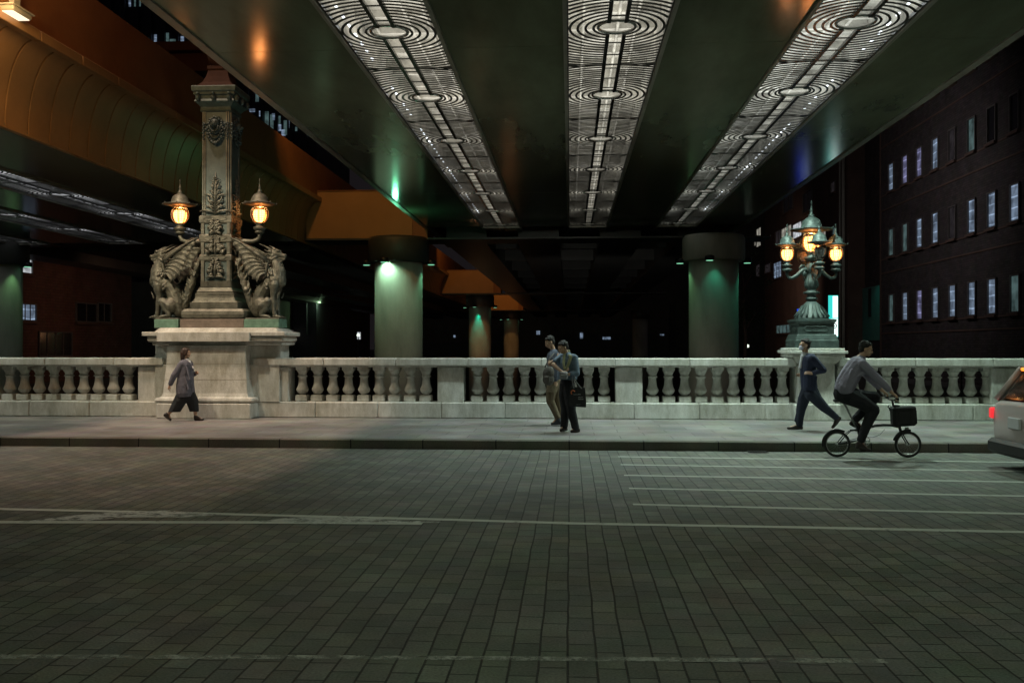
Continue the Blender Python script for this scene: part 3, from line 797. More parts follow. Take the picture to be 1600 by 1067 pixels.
for a_ in ((-18.3, -17.4, 189.9, 189.995, E+2.2, E+3.8), (-6.9,-6.2,189.9,189.995,E+2.2,E+3), (6.6,8.2,189.9,189.995,E+1.2,E+1.7), (14.0,14.4,189.9,189.995,E+1.0,E+2.4), (18.2,19.0,189.9,189.995,E+2.0,E+2.3), (-24.0,-23.6,189.9,189.995,E+1.6,E+2.1), (-13,-12.6,189.9,189.995,E+.8,E+1.2), (2.0,2.6,189.9,189.995,E+1.4,E+2.6)):
    mb = MB(); mb.box(*a_); B(mb, 'window', W_BLUE, b6, o6)
lamp('POINT', 'bank_fill_light', (-25.0, 92, E+4.2), (0,0,0), 60, (.6,1,.55), .2)  # added fills that lift the dark facades and far piers
lamp('SPOT', 'bank_fill_light', (-20.5, 46.5, E+2.6), (-27.9, 50, E+1.6), 150, (1,.55,.38), .2, 100, .9)
lamp('SPOT', 'bank_fill_light', (12.5, 78, E+5.5), (20, 82, E+5.0), 500, (1,.72,.55), .2, 110, .9)
lamp('SPOT', 'bank_fill_light', (9.5, 48, E+9), (20, 52, E+7), 700, (.95,.88,.86), .3, 120, .9)
lamp('POINT', 'bank_fill_light', (-8.0, 80, E+1.0), (0,0,0), 25, (1,.45,.2), .3)
lamp('POINT', 'bank_fill_light', (-7.6, 115, E+1.0), (0,0,0), 45, (1,.4,.15), .3)

# towers seen through the gap between the decks
def tower(x0, x1, y, h, label, wins, fins):
    t = thing('office_tower', ((x0+x1)/2, y, -.2), label, 'building')
    c = (x0+x1)/2
    mb = MB(); mb.box(x0-c, x1-c, 0, 14, 0, h); mb.build('wall', M['tower'], t)
    mb = MB(); n = int((x1-x0)/fins)
    for k in range(n+1): mb.box(x0-c+k*fins-.12, x0-c+k*fins+.12, -.5, -.003, 3, h)
    mb.build('fins', M['tower'], t)
    rr = random.Random(3)
    for (px, py, w_, h_) in wins:
        p = at(px, py, y); 
        mb = MB(); mb.box(p.x-c-w_/3.2, p.x-c+w_/3.2, -.08, -.004, p.z+.2-h_/3, p.z+.2+h_/3); mb.build('window', rr.choice((W_TEAL, W_TEAL, W_BLUE)), t)
    return t
tower(-37, -25.5, 92, 46, 'dark tower with vertical fins and scattered lit windows beside the pylon top', [(402,148,.5,2.2),(391,173,1.6,.5),(408,178,.6,.8),(417,188,.6,2.6),(425,192,.5,2.4),(437,200,.5,1.0),(446,200,.5,2.2),(455,188,.6,2.4),(443,208,.6,.9),(452,180,.5,1.0),(400,140,.3,1.2),(436,188,.5,1.2),(463,202,.3,.6),(481,210,.5,.6),(428,183,.6,1)], 1.5)
tower(-62, -41, 112, 62, 'second dark tower farther left, with lit windows near the top edge of the view', [(215,4,1.3,1.6),(203,2,.4,2.2),(233,3,1.0,1.6),(262,62,.5,2.4),(233,65,1.0,1.2),(243,63,.5,2),(270,66,1.2,1.0),(218,62,.3,.8),(285,64,.6,1.6)], 1.7)
# small bank tree beside the right pier
def leaf_tree(x, y, h, label):
    t = thing('bank_tree', (x, y, -.2), label, 'tree')
    mb = MB(); mb.tube([(0,0,0), (.1,0,h*.3), (-.05,.1,h*.55), (.1,0,h*.8)], [.16,.12,.08,.03], n=8)
    for k in range(6):
        a = k*1.1; mb.tube([(0,0,h*(.35+.07*k)), (.7*math.cos(a), .7*math.sin(a), h*(.5+.07*k)), (1.2*math.cos(a), 1.2*math.sin(a), h*(.58+.07*k))], [.05,.03,.012], n=5)
    mb.build('trunk', M['bwall'], t)
    mb = MB(); rr = random.Random(5)
    for k in range(46):
        a = rr.random()*2*PI; q = rr.random()**.5*1.6; cz = h*(.4+.6*rr.random()); q *= 1.1-abs(cz/h-.65)
        cc = Vector((q*math.cos(a), q*math.sin(a), cz))
        for j in range(34):
            p = cc+Vector((rr.gauss(0,.26), rr.gauss(0,.26), rr.gauss(0,.22)))
            u = Vector((rr.gauss(0,1), rr.gauss(0,1), rr.gauss(0,1))).normalized()*.09; v = u.orthogonal().normalized()*.05
            mb.add([p-u, p+v, p+u, p-v], [(0,1,2,3)])
    mb.build('crown', M['leaf'], t, fixn=False)
M['leaf'] = mat('dark_leaves', (.05,.065,.03), .6, 0, .4, 3)
leaf_tree(gx(1163, 64), 64, 8.2, 'dark small tree on the right bank between the pier and the brown building')
# quay fence along the far right bank
f = thing('quay_railing', (17.6, 60, -.2), 'low dark railing along the right bank above the river', 'railing')
mb = MB()
for k in range(24): mb.box(-.03, .03, -29+k*2.4, -28.94+k*2.4, 0, 1.1)
for z in (.4, .75, 1.1): mb.box(-.02, .02, -29, 26.3, z-.015, z+.015)
mb.build('rails', M['black'], f)
# ================================================================== PYLON AND CANDELABRA
M['verdigris'] = mat('verdigris_bronze', (.048,.068,.064), .5, .3, .35, 6, .35, 30, col2=(.09,.125,.118))
M['glass_lit'] = glow('lit_frosted_glass', (1.0,.62,.24), 1.0)
def glassmat():
    m = bpy.data.materials.new('glowing_lantern_glass'); m.use_nodes = True; t = m.node_tree; N = t.nodes; L = t.links; p = N['Principled BSDF']
    p.inputs['Base Color'].default_value = (.8,.6,.35,1)
    lw = N.new('ShaderNodeLayerWeight'); lw.inputs[0].default_value = .45
    rp = N.new('ShaderNodeValToRGB'); L.new(lw.outputs['Facing'], rp.inputs[0])
    rp.color_ramp.elements[0].color = (1.0,.72,.36,1); rp.color_ramp.elements[1].color = (1.0,.33,.06,1); rp.color_ramp.elements[0].position = .25; rp.color_ramp.elements[1].position = .9
    L.new(rp.outputs[0], p.inputs['Emission Color']); p.inputs['Emission Strength'].default_value = 2.3
    return m
M['glass_lit'] = mat('glass_diffuser', (.8,.6,.35), .4, 0, 0, emit=(1.0,.28,.055), es=13.0)
M['glass_core'] = glow('lamp_core', (1.0,.80,.48), 7.0)
M['glass_off'] = mat('unlit_frosted_glass', (.36,.36,.38), .25, 0, .1)
LPOW = 16
M['shaftm'] = mat('blue_grey_bronze', (.085,.125,.125), .5, .25, .3, 2.5, .3, 30, col2=(.15,.20,.19))
M['finialm'] = mat('dark_red_bronze', (.04,.018,.012), .8, 0, .3, 5, .3, 30, spec=.2)
M['capm'] = mat('dark_verdigris', (.055,.085,.078), .55, .25, .35, 6, .35, 30, col2=(.10,.15,.135))
def lantern(parent, loc, s=1.0, lit=True, metal=None, roof_r=.37):
    """hanging-cap lantern; origin at the bottom cup. Height about 1.0*s"""
    mt = metal or M['bronze']
    r = bpy.data.objects.new('lantern', None)
    # cup
    mb = MB(); mb.lathe([(.03,-.06), (.10,-.04), (.14,.0), (.145,.03), (.09,.05), (.075,.08), (.10,.11), (.11,.13), (.06,.14)], n=18)
    cup = mb.build('lantern', mt, parent); cup.location = loc; cup.scale = (s,s,s)
    mb = MB(); mb.lathe([(.06,.16), (.105,.19), (.135,.25), (.146,.32), (.14,.385), (.115,.43), (.05,.445)], n=20)
    mb.build('glass', M['glass_lit'] if lit else M['glass_off'], cup)
    # cage: meridians, parallels
    mb = MB()
    prof = [(.08,.13), (.145,.18), (.19,.26), (.205,.34), (.195,.42), (.16,.48), (.12,.51)]
    for k in range(8):
        a = 2*PI*k/8+.2; mb.tube([(q*math.cos(a), q*math.sin(a), z) for q, z in prof], .009, n=5)
    mb.build('cage', mt, cup)
    mb = MB()
    for k in range(20):
        a = 2*PI*k/20; mb.tube([(q*math.cos(a)*1.02, q*math.sin(a)*1.02, z) for q, z in [(.125,.19), (.155,.26), (.165,.33), (.16,.40), (.13,.445)]], .0035, n=4)
    for q, z in ((.128,.19), (.150,.235), (.163,.285), (.168,.335), (.163,.385), (.145,.43)):
        mb.tube([(q*1.02*math.cos(a*PI/10), q*1.02*math.sin(a*PI/10), z) for a in range(20)], .0035, n=4, closed=True)
    mb.build('lattice', M['bronze_red'], cup)
    # roof with flared brim, dome and finial
    mb = MB()
    mb.lathe([(.13,.50), (.14,.53), (.20,.535), (roof_r,.565), (roof_r+.005,.58), (.24,.60), (.20,.625), (.19,.68), (.165,.75), (.11,.80), (.06,.82), (.05,.84), (.062,.86), (.03,.885), (.026,.95), (.036,.965), (.016,.99), (.011,1.09), (.018,1.10), (.004,1.16)], n=24)
    for k in range(8):      # turned-up corners of the brim
        a = 2*PI*k/8+.2; c_, s_ = math.cos(a), math.sin(a)
        mb.tube([(roof_r*.8*c_, roof_r*.8*s_, .58), (roof_r*c_, roof_r*s_, .575), (roof_r*1.08*c_, roof_r*1.08*s_, .60)], [.012,.014,.008], n=5)
    mb.build('roof', mt, cup)
    if lit:
        l = lamp('POINT', 'lantern_light', (0,0,0), (0,0,-1), LPOW*s, (1.0,.50,.18), .05); l.parent = cup; l.location = (0,0,.472)
    return cup

PX, PY = -7.86, 20.95
px0 = gx(336, 20.6)
PX = px0
# stone pedestal
ped = thing('stone_pedestal', (PX, PY, SW), 'tall tapering granite pedestal carrying the bronze pylon', 'pedestal')
mb = MB()
fy = 20.0-PY        # front plane of the central part
mb.box(-1.10, 1.03, fy, .9, 0, .34, bev=.02)
mb.build('plinth', M['stone'], ped)
mb = MB()
mb.rloft([(1.02,.93+.0,.34), (1.08,.98,.36), (1.10,1.0,.40), (1.08,.98,.45), (1.0,.92,.47), (.985,.905,.485), (.955,.88,.56), (.90,.83,1.20), (.885,.81,1.62)], c=(-.04,.05,0))
mb.build('body', M['stone'], ped)
for sx in (-1, 1):
    mb = MB()
    x0, x1 = (gx(240, 20.45)-PX, -.80) if sx < 0 else (.82, gx(437, 20.45)-PX)
    mb.box(x0, x1, -.42, .2, 1.19, 1.62, bev=.01)
    mb.box(x0+.02, x1-.02, -.47, .22, .355, 1.19)
    mb.build('wing_wall', M['stone'], ped)
mb = MB()
mb.box(gx(236,20.2)-PX, gx(440,20.2)-PX, -.70, .25, 1.62, 1.70, bev=.02)
mb.box(gx(230,20.2)-PX, gx(443,20.2)-PX, -.78, .29, 1.70, 1.82, bev=.03)
mb.box(gx(224,20.2)-PX, gx(447,20.2)-PX, -.84, .33, 1.825, 1.92, bev=.015)
mb.box(-1.1, 1.0, -.93, -.85, 1.70, 1.915, bev=.01)
mb.rloft([(1.40,.55,0), (1.34,.50,.07), (1.3,.46,.09)], c=((gx(243,20.3)+gx(440,20.3))/2-PX, -.24, 1.922))
mb.build('cornice', M['stone'], ped)
# thin courses of joints on the body
mb = MB()
for z in (.86, 1.21):
    q = .955-.055*(z-.56)/.64+.003
    mb.rloft([(q,.88-.05*(z-.56)/.64+.003,z-.004), (q,.88-.05*(z-.56)/.64+.003,z+.004)], c=(-.04,.05,0))
mb.build('joint', M['stone_dark'], ped)

# bronze pylon
BZ = SW+2.02
py = thing('bronze_pylon', (PX, PY, BZ), 'tall ornate bronze pylon with two glowing lanterns standing between winged beasts', 'monument')
def zz(v): return v+EYE-1.62-BZ     # v = metres above the sidewalk
mb = MB(); xl, xr = gx(281,20.45)-PX, gx(381,20.45)-PX
mb.box(xl, xr, -.50, .50, .0, .19, bev=.01); mb.build('base_block', M['bronze_red'], py)
mb = MB()
mb.rloft([(.66,.46,zz(2.22)), (.71,.50,zz(2.25)), (.725,.51,zz(2.32)), (.715,.50,zz(2.39)), (.67,.46,zz(2.44)), (.60,.42,zz(2.455))])
mb.rloft([(.55,.44,zz(2.456)), (.55,.44,zz(2.60)), (.52,.42,zz(2.602)), (.49,.41,zz(2.62)), (.45,.39,zz(2.70)), (.445,.385,zz(2.755)), (.45,.39,zz(2.757)), (.45,.39,zz(2.80)), (.41,.37,zz(2.81)), (.42,.375,zz(2.85)), (.40,.36,zz(2.87)), (.37,.34,zz(2.93))])
mb.build('base_moulding', M['bronze'], py)
mb = MB()
mb.rloft([(.345,.32,zz(2.93)), (.345,.32,zz(3.08))])
for k in range(22):
    x = -.33+.66*k/21; mb.box(x-.009, x+.009, -.335, -.31, zz(2.94), zz(3.07)); mb.box(.335, .36, x*.93-.009, x*.93+.009, zz(2.94), zz(3.07))
mb.build('fluted_band', M['bronze'], py)
mb = MB()
mb.rloft([(.335,.31,zz(3.08)), (.33,.305,zz(4.48)), (.325,.30,zz(4.56)), (.322,.30,zz(7.08))])
mb.build('shaft', M['shaftm'], py)
def band(z0, z1, ex=.04):
    mb = MB(); mb.rloft([(.335+ex*.4,.31+ex*.4,zz(z0)-.03), (.335+ex,.31+ex,zz(z0)), (.335+ex,.31+ex,zz(z1)-.02), (.335+ex*.5,.31+ex*.5,zz(z1)), (.34,.31,zz(z1)+.01)])
    # pointed recessed panel as a thin raised line
    q = (z1-z0)*.28
    for side in (0, 1):
        zc = zz((z0+z1)/2)
        pts = [(-.28,zc), (-.20,zc+q), (.20,zc+q), (.28,zc), (.20,zc-q), (-.20,zc-q)]
        if side == 0: mb.tube([(a, -.31-ex-.002, b_) for a, b_ in pts], .009, n=5, closed=True)
        else: mb.tube([(.335+ex+.002, a*.9, b_) for a, b_ in pts], .009, n=5, closed=True)
    mb.build('moulded_band', M['bronze'], py)
for a, b_ in ((3.56,3.68), (3.98,4.14), (4.42,4.57)): band(a, b_)
# frame lines and pilaster edges on the shaft
mb = MB()
for x in (-.295, -.25, .25, .295):
    mb.box(x-.012, x+.012, -.325, -.29, zz(4.58), zz(6.95)); mb.box(.31, .345, x*.93-.012, x*.93+.012, zz(4.58), zz(6.95))
mb.build('edge_moulding', M['bronze'], py)
for a, b_ in ((3.08,3.55), (3.69,3.96), (4.15,4.40)):
    for x in (-.30, .30):
        mb = MB(); mb.box(x-.035, x+.035, -.34, -.30, zz(a), zz(b_)); mb.build('pilaster', M['bronze'], py)
        mb = MB(); mb.box(.32, .355, x*.93-.035, x*.93+.035, zz(a), zz(b_)); mb.build('pilaster', M['bronze'], py)

def leafcurl(mb, x, z, ang, L_, w_, y, curl=1.0, rr=random):
    """one acanthus lobe: short tapering ridge bending away"""
    pts = []; rs = []
    a = ang; px_, pz_ = x, z
    for i in range(6):
        f = i/5; pts.append((px_, y-.016-.042*math.sin(f*PI), pz_)); rs.append(w_*(.45+.9*f*(1-f)*2.2)*(1-.5*f)+.002)
        px_ += math.sin(a)*L_/5; pz_ += math.cos(a)*L_/5; a += curl*.28
    mb.tube(pts, rs, n=6); mb.ball(pts[-1], rs[-1]*1.6, n=6, m=4)
def spray(seed, w_, h_, n, up=True):
    """mirrored cluster of leaves in the x-z plane, facing -y"""
    mb = MB(); rr = random.Random(seed)
    for k in range(n):
        f = k/(n-1) if n > 1 else 0
        z = h_*f; x = .012+.35*w_*rr.random()*(1-f*.6)
        ang = .5+.9*rr.random()*(1-f*.5); L_ = w_*(.55-.3*f)*(.7+.6*rr.random()); cu = rr.choice((-1.3,-.5,.8,1.6))
        for sx in (-1, 1):
            m2 = MB(); leafcurl(m2, x, z, ang, L_, .034+.014*rr.random()*(1-f), 0, cu)
            mb.add([(v[0]*sx, v[1], v[2]) for v in m2.v], m2.f, True)
    mb.tube([(0,-.02,-.01), (0,-.045,h_*.5), (0,-.02,h_*1.02)], [.022,.03,.008], n=6)
    return mb
def place_spray(name, seed, w_, h_, n, z):
    for face in (0, 1):
        mb = spray(seed, w_, h_, n); o = mb.build(name, M['bronze'], py)
        if face == 0: o.location = (0, -.325, zz(z))
        else: o.location = (.35, 0, zz(z)); o.rotation_euler.z = PI/2; o.scale = (.92,1,1)
place_spray('leaf_relief', 1, .30, .36, 15, 3.17)
place_spray('leaf_relief', 2, .36, .22, 13, 3.70)
place_spray('leaf_relief', 8, .28, .24, 13, 3.80)
place_spray('leaf_relief', 3, .28, .22, 10, 4.16)
place_spray('leaf_relief', 3, .14, .16, 8, 4.30)
# long palmette on the shaft
for face in (0, 1):
    mb = MB()
    for k in range(15):
        f = k/14; z = .02+.80*f
        L_ = (.27*(1-f)**.7+.04)*(1.15 if k % 3 == 0 else .8)
        for sx in (-1, 1):
            m2 = MB(); leafcurl(m2, .01, z, 1.15-.5*f, L_, .030*(1-.45*f), 0, -.9 if k % 2 else .5)
            mb.add([(v[0]*sx, v[1], v[2]) for v in m2.v], m2.f, True)
    mb.tube([(0,-.02,0), (0,-.035,.5), (0,-.01,.95)], [.03,.024,.006], n=6)
    o = mb.build('palmette', M['bronze'], py)
    if face == 0: o.location = (0, -.318, zz(4.60))
    else: o.location = (.335, 0, zz(4.60)); o.rotation_euler.z = PI/2
# lion mask with ring and garlands below the capital
for face in (0, 1):
    mb = MB()
    mb.ball((0,-.07,.40), (.10,.09,.105), n=14, m=10); mb.ball((0,-.15,.37), (.055,.05,.045)); mb.ball((0,-.18,.385), (.025,.02,.02))
    for sx in (-1,1):
        mb.ball((sx*.045,-.135,.435), (.026,.02,.018)); mb.ball((sx*.09,-.06,.49), (.03,.03,.03)); mb.ball((sx*.04,-.14,.345), (.032,.03,.026))
    for k in range(18):
        a = 2*PI*k/18; q = .14+.02*(k % 2); mb.ball((q*math.cos(a), -.035, .40+q*math.sin(a)*.95), (.036,.035,.036), n=7, m=5)
    mb.tube([(.10*math.cos(PI+PI*t/10), -.13, .34+.13*math.sin(PI+PI*t/10)) for t in range(11)], .016, n=7)
    mb.build('lion_mask', M['verdigris'], py).location = (0, -.32, zz(6.25)) if face == 0 else (.335, 0, zz(6.25))
    o = py.children[-1] if False else [c for c in COL.objects if c.name.startswith('lion_mask')][-1]
    mb2 = MB()
    for j, (wv, dz) in enumerate(((.16,.22), (.21,.33), (.25,.45))):
        for t in range(15):
            f = t/14; x = -wv+2*wv*f; z = .42-dz*math.sin(f*PI)**.8-.02
            mb2.ball((x, -.03-.03*math.sin(f*PI), z), .026+.010*math.sin(f*PI)+(.006 if t % 2 else 0), n=7, m=5)
    for sx in (-1, 1):
        for t in range(9): mb2.ball((sx*(.27+.012*(t % 2)), -.02, .42-.045*t), (.036-.002*t, .034, .028), n=7, m=5)
    g_ = mb2.build('garland', M['verdigris'], py)
    if face == 0: g_.location = (0, -.32, zz(6.25))
    else: g_.location = (.335, 0, zz(6.25)); g_.rotation_euler.z = PI/2
for o in [c for c in COL.objects if c.name.startswith('lion_mask')]:
    if o.location.x > .1: o.rotation_euler.z = PI/2
mb = MB()
mb.rloft([(.34,.32,zz(6.93)), (.36,.34,zz(6.95)), (.35,.33,zz(7.0)), (.35,.33,zz(7.04)), (.40,.38,zz(7.10)), (.46,.44,zz(7.15)), (.43,.41,zz(7.22)), (.43,.41,zz(7.28)), (.47,.45,zz(7.30)), (.47,.45,zz(7.35)), (.50,.48,zz(7.38)), (.515,.495,zz(7.47)), (.50,.48,zz(7.49))])
for x in (-.36, 0, .36):
    mb.ball((x,-.47,zz(7.22)), (.05,.06,.09), n=9, m=6); mb.ball((x,-.50,zz(7.30)), (.035,.05,.04), n=8, m=5)
    mb.ball((.49,x*.95,zz(7.22)), (.06,.05,.09), n=9, m=6)
mb.build('capital', M['capm'], py)
mb = MB()
mb.rloft([(.46,.44,zz(7.49)), (.40,.38,zz(7.53)), (.32,.30,zz(7.62)), (.26,.25,zz(7.76)), (.22,.21,zz(7.92)), (.24,.23,zz(7.94)), (.24,.23,zz(8.0)), (.2,.19,zz(8.02))])
mb.lathe([(.20,zz(8.02)), (.26,zz(8.1)), (.30,zz(8.25)), (.26,zz(8.42)), (.14,zz(8.5)), (.1,zz(8.6)), (.12,zz(8.64)), (.04,zz(8.7)), (.02,zz(8.95))], n=20)
mb.build('top_finial', M['finialm'], py)
# arms and lanterns
for sx, pxl in ((-1, 281), (1, 405.5)):
    lx = gx(pxl, PY)-PX
    mb = MB()
    zt = zz(4.20); zb = zz(4.02)
    mb.tube([(sx*.30,0,zb+.02), (sx*.5,0,zb-.0), (lx-sx*.16,0,zb-.01), (lx-sx*.05,0,zb+.03), (lx,0,zb+.10), (lx,0,zt+.02)], [.06,.055,.05,.05,.045,.045], n=10)
    mb.ball((sx*.42,0,zb+.02), (.10,.09,.10)); mb.ball((sx*.42,-.05,zb+.06), (.06,.06,.06))
    mb.lathe([(.05,-.03), (.10,0), (.115,.03), (.07,.06), (.06,.09)], n=16, c=(lx,0,zt-.0))
    mb.build('lamp_arm', M['bronze'], py)
    lantern(py, (lx, 0, zt+.10), 1.0, True, M['bronze'])

# green base blocks that carry the beasts
for sx, a, b_ in ((-1, 242, 280), (1, 382, 437)):
    cxb = (gx(a,20.5)+gx(b_,20.5))/2-PX
    w_ = (gx(b_,20.5)-gx(a,20.5))/2-.003
    mb = MB(); mb.box(cxb-w_, cxb+w_, -.50, .12, 0, .187, bev=.008); o = mb.build('side_block', M['patina'], py)
    mb = MB(); mb.box(cxb-w_+.01, cxb+w_-.01, -.48, .10, .188, .215, bev=.006); mb.build('top_plate', M['bronze'], o)

# ------------------------------------------------------------------ winged beast
def beast(loc, side, label):
    t = thing('winged_beast_statue', loc, label, 'statue', 'winged bronze beasts seated beside the pylon')
    Q = lambda x, z: ((x-400)/498.0*1.0, (970-z)/498.0)
    mb = MB()
    def P(x, z, y=0): a, b_ = Q(x, z); return Vector((a, y, b_))
    # trunk: rump to chest, neck
    mb.chain([(P(300,880), .15), (P(325,800), .185), (P(345,700), .175), (P(390,620), .165), (P(470,560), .20), (P(535,520), .19), (P(540,440), .165), (P(525,370), .135), (P(500,310), .11), (P(485,250), .105)])
    mb.ball(P(575,545), (.12,.16,.15)); mb.ball(P(505,545,.10), (.14,.12,.17)); mb.ball(P(505,545,-.10), (.14,.12,.17))
    # head
    mb.cap(P(490,235), .10, P(555,245), .075); mb.cap(P(555,250), .066, P(605,262), .05); mb.ball(P(618,262), (.045,.05,.04))
    mb.cap(P(530,285), .05, P(590,305), .03); mb.ball(P(600,303), .032)
    for sy in (-1, 1):
        mb.ball(P(545,205,sy*.065), (.05,.035,.03)); mb.ball(P(625,250,sy*.03), .022); mb.ball(P(505,190,sy*.05), (.05,.03,.03))
        mb.cap(P(470,200,sy*.06), .03, P(400,155,sy*.10), .014); mb.cap(P(400,155,sy*.10), .014, P(335,125,sy*.12), .006)
        mb.cap(P(470,225,sy*.08), .03, P(400,200,sy*.14), .010)
        mb.cap(P(455,250,sy*.08), .028, P(385,235,sy*.15), .008)
        mb.cap(P(500,180,sy*.03), .022, P(440,145,sy*.05), .008)
        mb.cap(P(520,280,sy*.08), .025, P(470,310,sy*.12), .012)
        for k in range(4): mb.cap(P(575+k*14,290,sy*.03), .010, P(577+k*14,312,sy*.03), .004)
        # front legs
        mb.chain([(P(515,590,sy*.13), .115), (P(512,660,sy*.14), .085), (P(500,720,sy*.14), .058), (P(508,780,sy*.14), .062), (P(512,860,sy*.14), .048), (P(520,925,sy*.14), .05)])
        mb.cap(P(515,945,sy*.14), .045, P(575,955,sy*.15), .032)
        for k in (-1,0,1): mb.cap(P(560,950,sy*.15+k*.035), .024, P(600,960,sy*.16+k*.045), .012)
        mb.cap(P(555,740,sy*.16), .02, P(585,660,sy*.17), .006)
        # haunch, hind leg
        mb.ball(P(380,830,sy*.16), (.17,.11,.19), rot=Euler((0,R(-35),0))); mb.cap(P(370,830,sy*.17), .13, P(445,775,sy*.19), .085)
        mb.chain([(P(450,780,sy*.20), .082), (P(415,860,sy*.20), .06), (P(370,925,sy*.20), .05)])
        mb.cap(P(370,940,sy*.20), .045, P(465,952,sy*.21), .032)
        for k in (-1,0,1): mb.cap(P(455,950,sy*.21+k*.03), .022, P(490,960,sy*.22+k*.04), .010)
        # scroll locks on the shoulder and mane
        for (a, b_, c, d) in ((450,380,470,470), (430,430,455,500), (480,400,500,480), (410,560,440,600), (400,590,440,640), (440,520,500,545)):
            mb.cap(P(a,b_,sy*.15), .018, P(c,d,sy*.19), .022); mb.ball(P(c,d,sy*.2), .03)
        for k in range(7):
            a0 = P(470-14*k, 260+36*k, sy*(.07+.006*k)); mb.cap(a0, .032, a0+Vector((-.10,sy*.035,.03)), .010)
    # scaly ridge along the back
    for k in range(9): mb.cap(P(330-7*k, 580+35*k), .03, P(290-9*k, 560+36*k), .008)
    # chest scutes
    for k in range(8):
        a = k/7; p_ = Vector((Q(590+35*math.sin(a*PI), 330+250*a)[0], 0, Q(0, 330+250*a)[1])); mb.ball(p_-Vector((.03,0,0)), (.035,.08,.02))
    b_ = mb.build('body', M['statue'], t, remesh=.0115, smooth_it=2)
    # wings: two long leading spars, curved ribs and membrane panels with scalloped trailing edge
    for sy in (-1, 1):
        W = lambda x, z, k=1.0: Vector((Q(x, z)[0], sy*(.17+.16*k), Q(x, z)[1]))
        mb = MB()
        shoulder = W(445,325,.2) if True else None
        mb.tube([W(448,330,.25), W(330,245,.45), W(150,120,.6), W(15,55,.55)], [.045,.04,.022,.008], n=8)
        mb.tube([W(440,300,.2), W(330,215,.4), W(200,140,.5)], [.03,.028,.012], n=7)
        mb.tube([W(448,330,.25), W(432,420,.12), W(420,500,.0)], [.03,.03,.03], n=8)
        tips = [(30,75), (60,150), (100,205), (125,260), (160,322), (172,378), (195,440), (235,490), (285,535), (335,568)]
        roots = [(200,150), (245,190), (290,235), (330,275), (350,320), (380,350), (400,380), (412,410), (420,440), (425,470)]
        curves = []
        for (tx, tz), (rx, rz_) in zip(tips, roots):
            pts = []
            for i in range(6):
                f = i/5; x = rx+(tx-rx)*f; z = rz_+(tz-rz_)*f-38*math.sin(f*PI); pts.append(W(x, z, .25+.5*f-.25*f*f))
            curves.append(pts); mb.tube(pts, [.015,.013,.011,.010,.008,.004], n=6)
        spars = mb.build('wing_bones', M['statue'], t)
        mb = MB()
        for a, c in zip(curves[:-1], curves[1:]):
            mid = [(p_+q_)/2+Vector((.0, -sy*.008, 0)) for p_, q_ in zip(a, c)]
            mid[-1] = mid[-1]*.55+mid[-2]*.45
            for A, B_ in ((a, mid), (mid, c)):
                n = len(A); vs = [p_+Vector((0,.004,0)) for p_ in A]+[p_+Vector((0,.004,0)) for p_ in B_]+[p_-Vector((0,.004,0)) for p_ in A]+[p_-Vector((0,.004,0)) for p_ in B_]
                fs = []
                for i in range(n-1): fs += [(i, i+1, n+i+1, n+i), (2*n+i, 3*n+i, 3*n+i+1, 2*n+i+1)]
                fs.append((n-1, 2*n-1, 4*n-1, 3*n-1))
                mb.add(vs, fs, True)
        o = mb.build('wing_membrane', M['statue'], t)
    # flaming tail
    mb = MB(); rr = random.Random(11)
    mb.chain([(P(262,890), .06), (P(225,820), .075), (P(190,700), .085), (P(150,580), .085), (P(115,460), .06), (P(80,350), .045), (P(60,280), .02)])
    for k in range(26):
        f = k/25; bx, bz = 240-170*f, 840-520*f
        for sgn in (-1, 1):
            a = P(bx+sgn*15, bz, rr.uniform(-.07,.07)); d = Vector((sgn*rr.uniform(.04,.11), rr.uniform(-.03,.03), rr.uniform(.10,.17)))
            mb.cap(a, .030, a+d*.55, .022); mb.cap(a+d*.55, .022, a+d+Vector((-sgn*.03,0,.02)), .006)
    mb.ball(P(180,650,-.08), (.06,.03,.06)); 
    mb.build('flame_tail', M['statue'], t, remesh=.011, smooth_it=1)
    if side < 0: t.rotation_euler.z = PI
    return t
M['statue'] = mat('statue_bronze', (.105,.11,.088), .45, .35, .5, 9, .6, 45, col2=(.25,.25,.20))
zb = SW+2.02+.215
xr_ = gx(416, 20.8); xl_ = gx(266, 20.8)
beast((xr_, PY-.16, zb), 1, 'winged bronze dragon-like statue seated right of the pylon, facing right')
tl = beast((xl_, PY-.16, zb), -1, 'winged bronze dragon-like statue seated left of the pylon, facing left')

# ------------------------------------------------------------------ candelabra at the right
CX = gx(1269, 20.75); CY = 20.8
p2 = thing('stone_pedestal', (CX, CY, SW), 'plain square granite pedestal under the candelabra lamp', 'pedestal')
mb = MB(); mb.box(gx(1240,20.3)-CX, gx(1313,20.3)-CX, -.52, .5, 0, .36, bev=.02); mb.build('plinth', M['stone'], p2)
mb = MB(); mb.box(gx(1249,20.3)-CX, gx(1306,20.3)-CX, -.42, .4, .36, 1.22, bev=.01); mb.build('body', M['stone'], p2)
mb = MB(); q = .42
mb.rloft([(.40,.40,1.22), (.42,.42,1.24), (.47,.47,1.30), (.50,.50,1.36)], c=(0,-.02,0)); mb.box(-.56,.56,-.58,.54,1.36,1.44,bev=.012); mb.box(-.61,.61,-.63,.59,1.442,1.51,bev=.01); mb.box(-.56,.56,-.57,.54,1.512,1.56,bev=.015)
mb.build('cap', M['stone'], p2)
cz = SW+1.56
can = thing('candelabra_lamp', (CX, CY, cz), 'green bronze candelabra street lamp with a big top lantern and four smaller ones', 'street lamp')
def yz(v): return v+EYE-1.62-cz
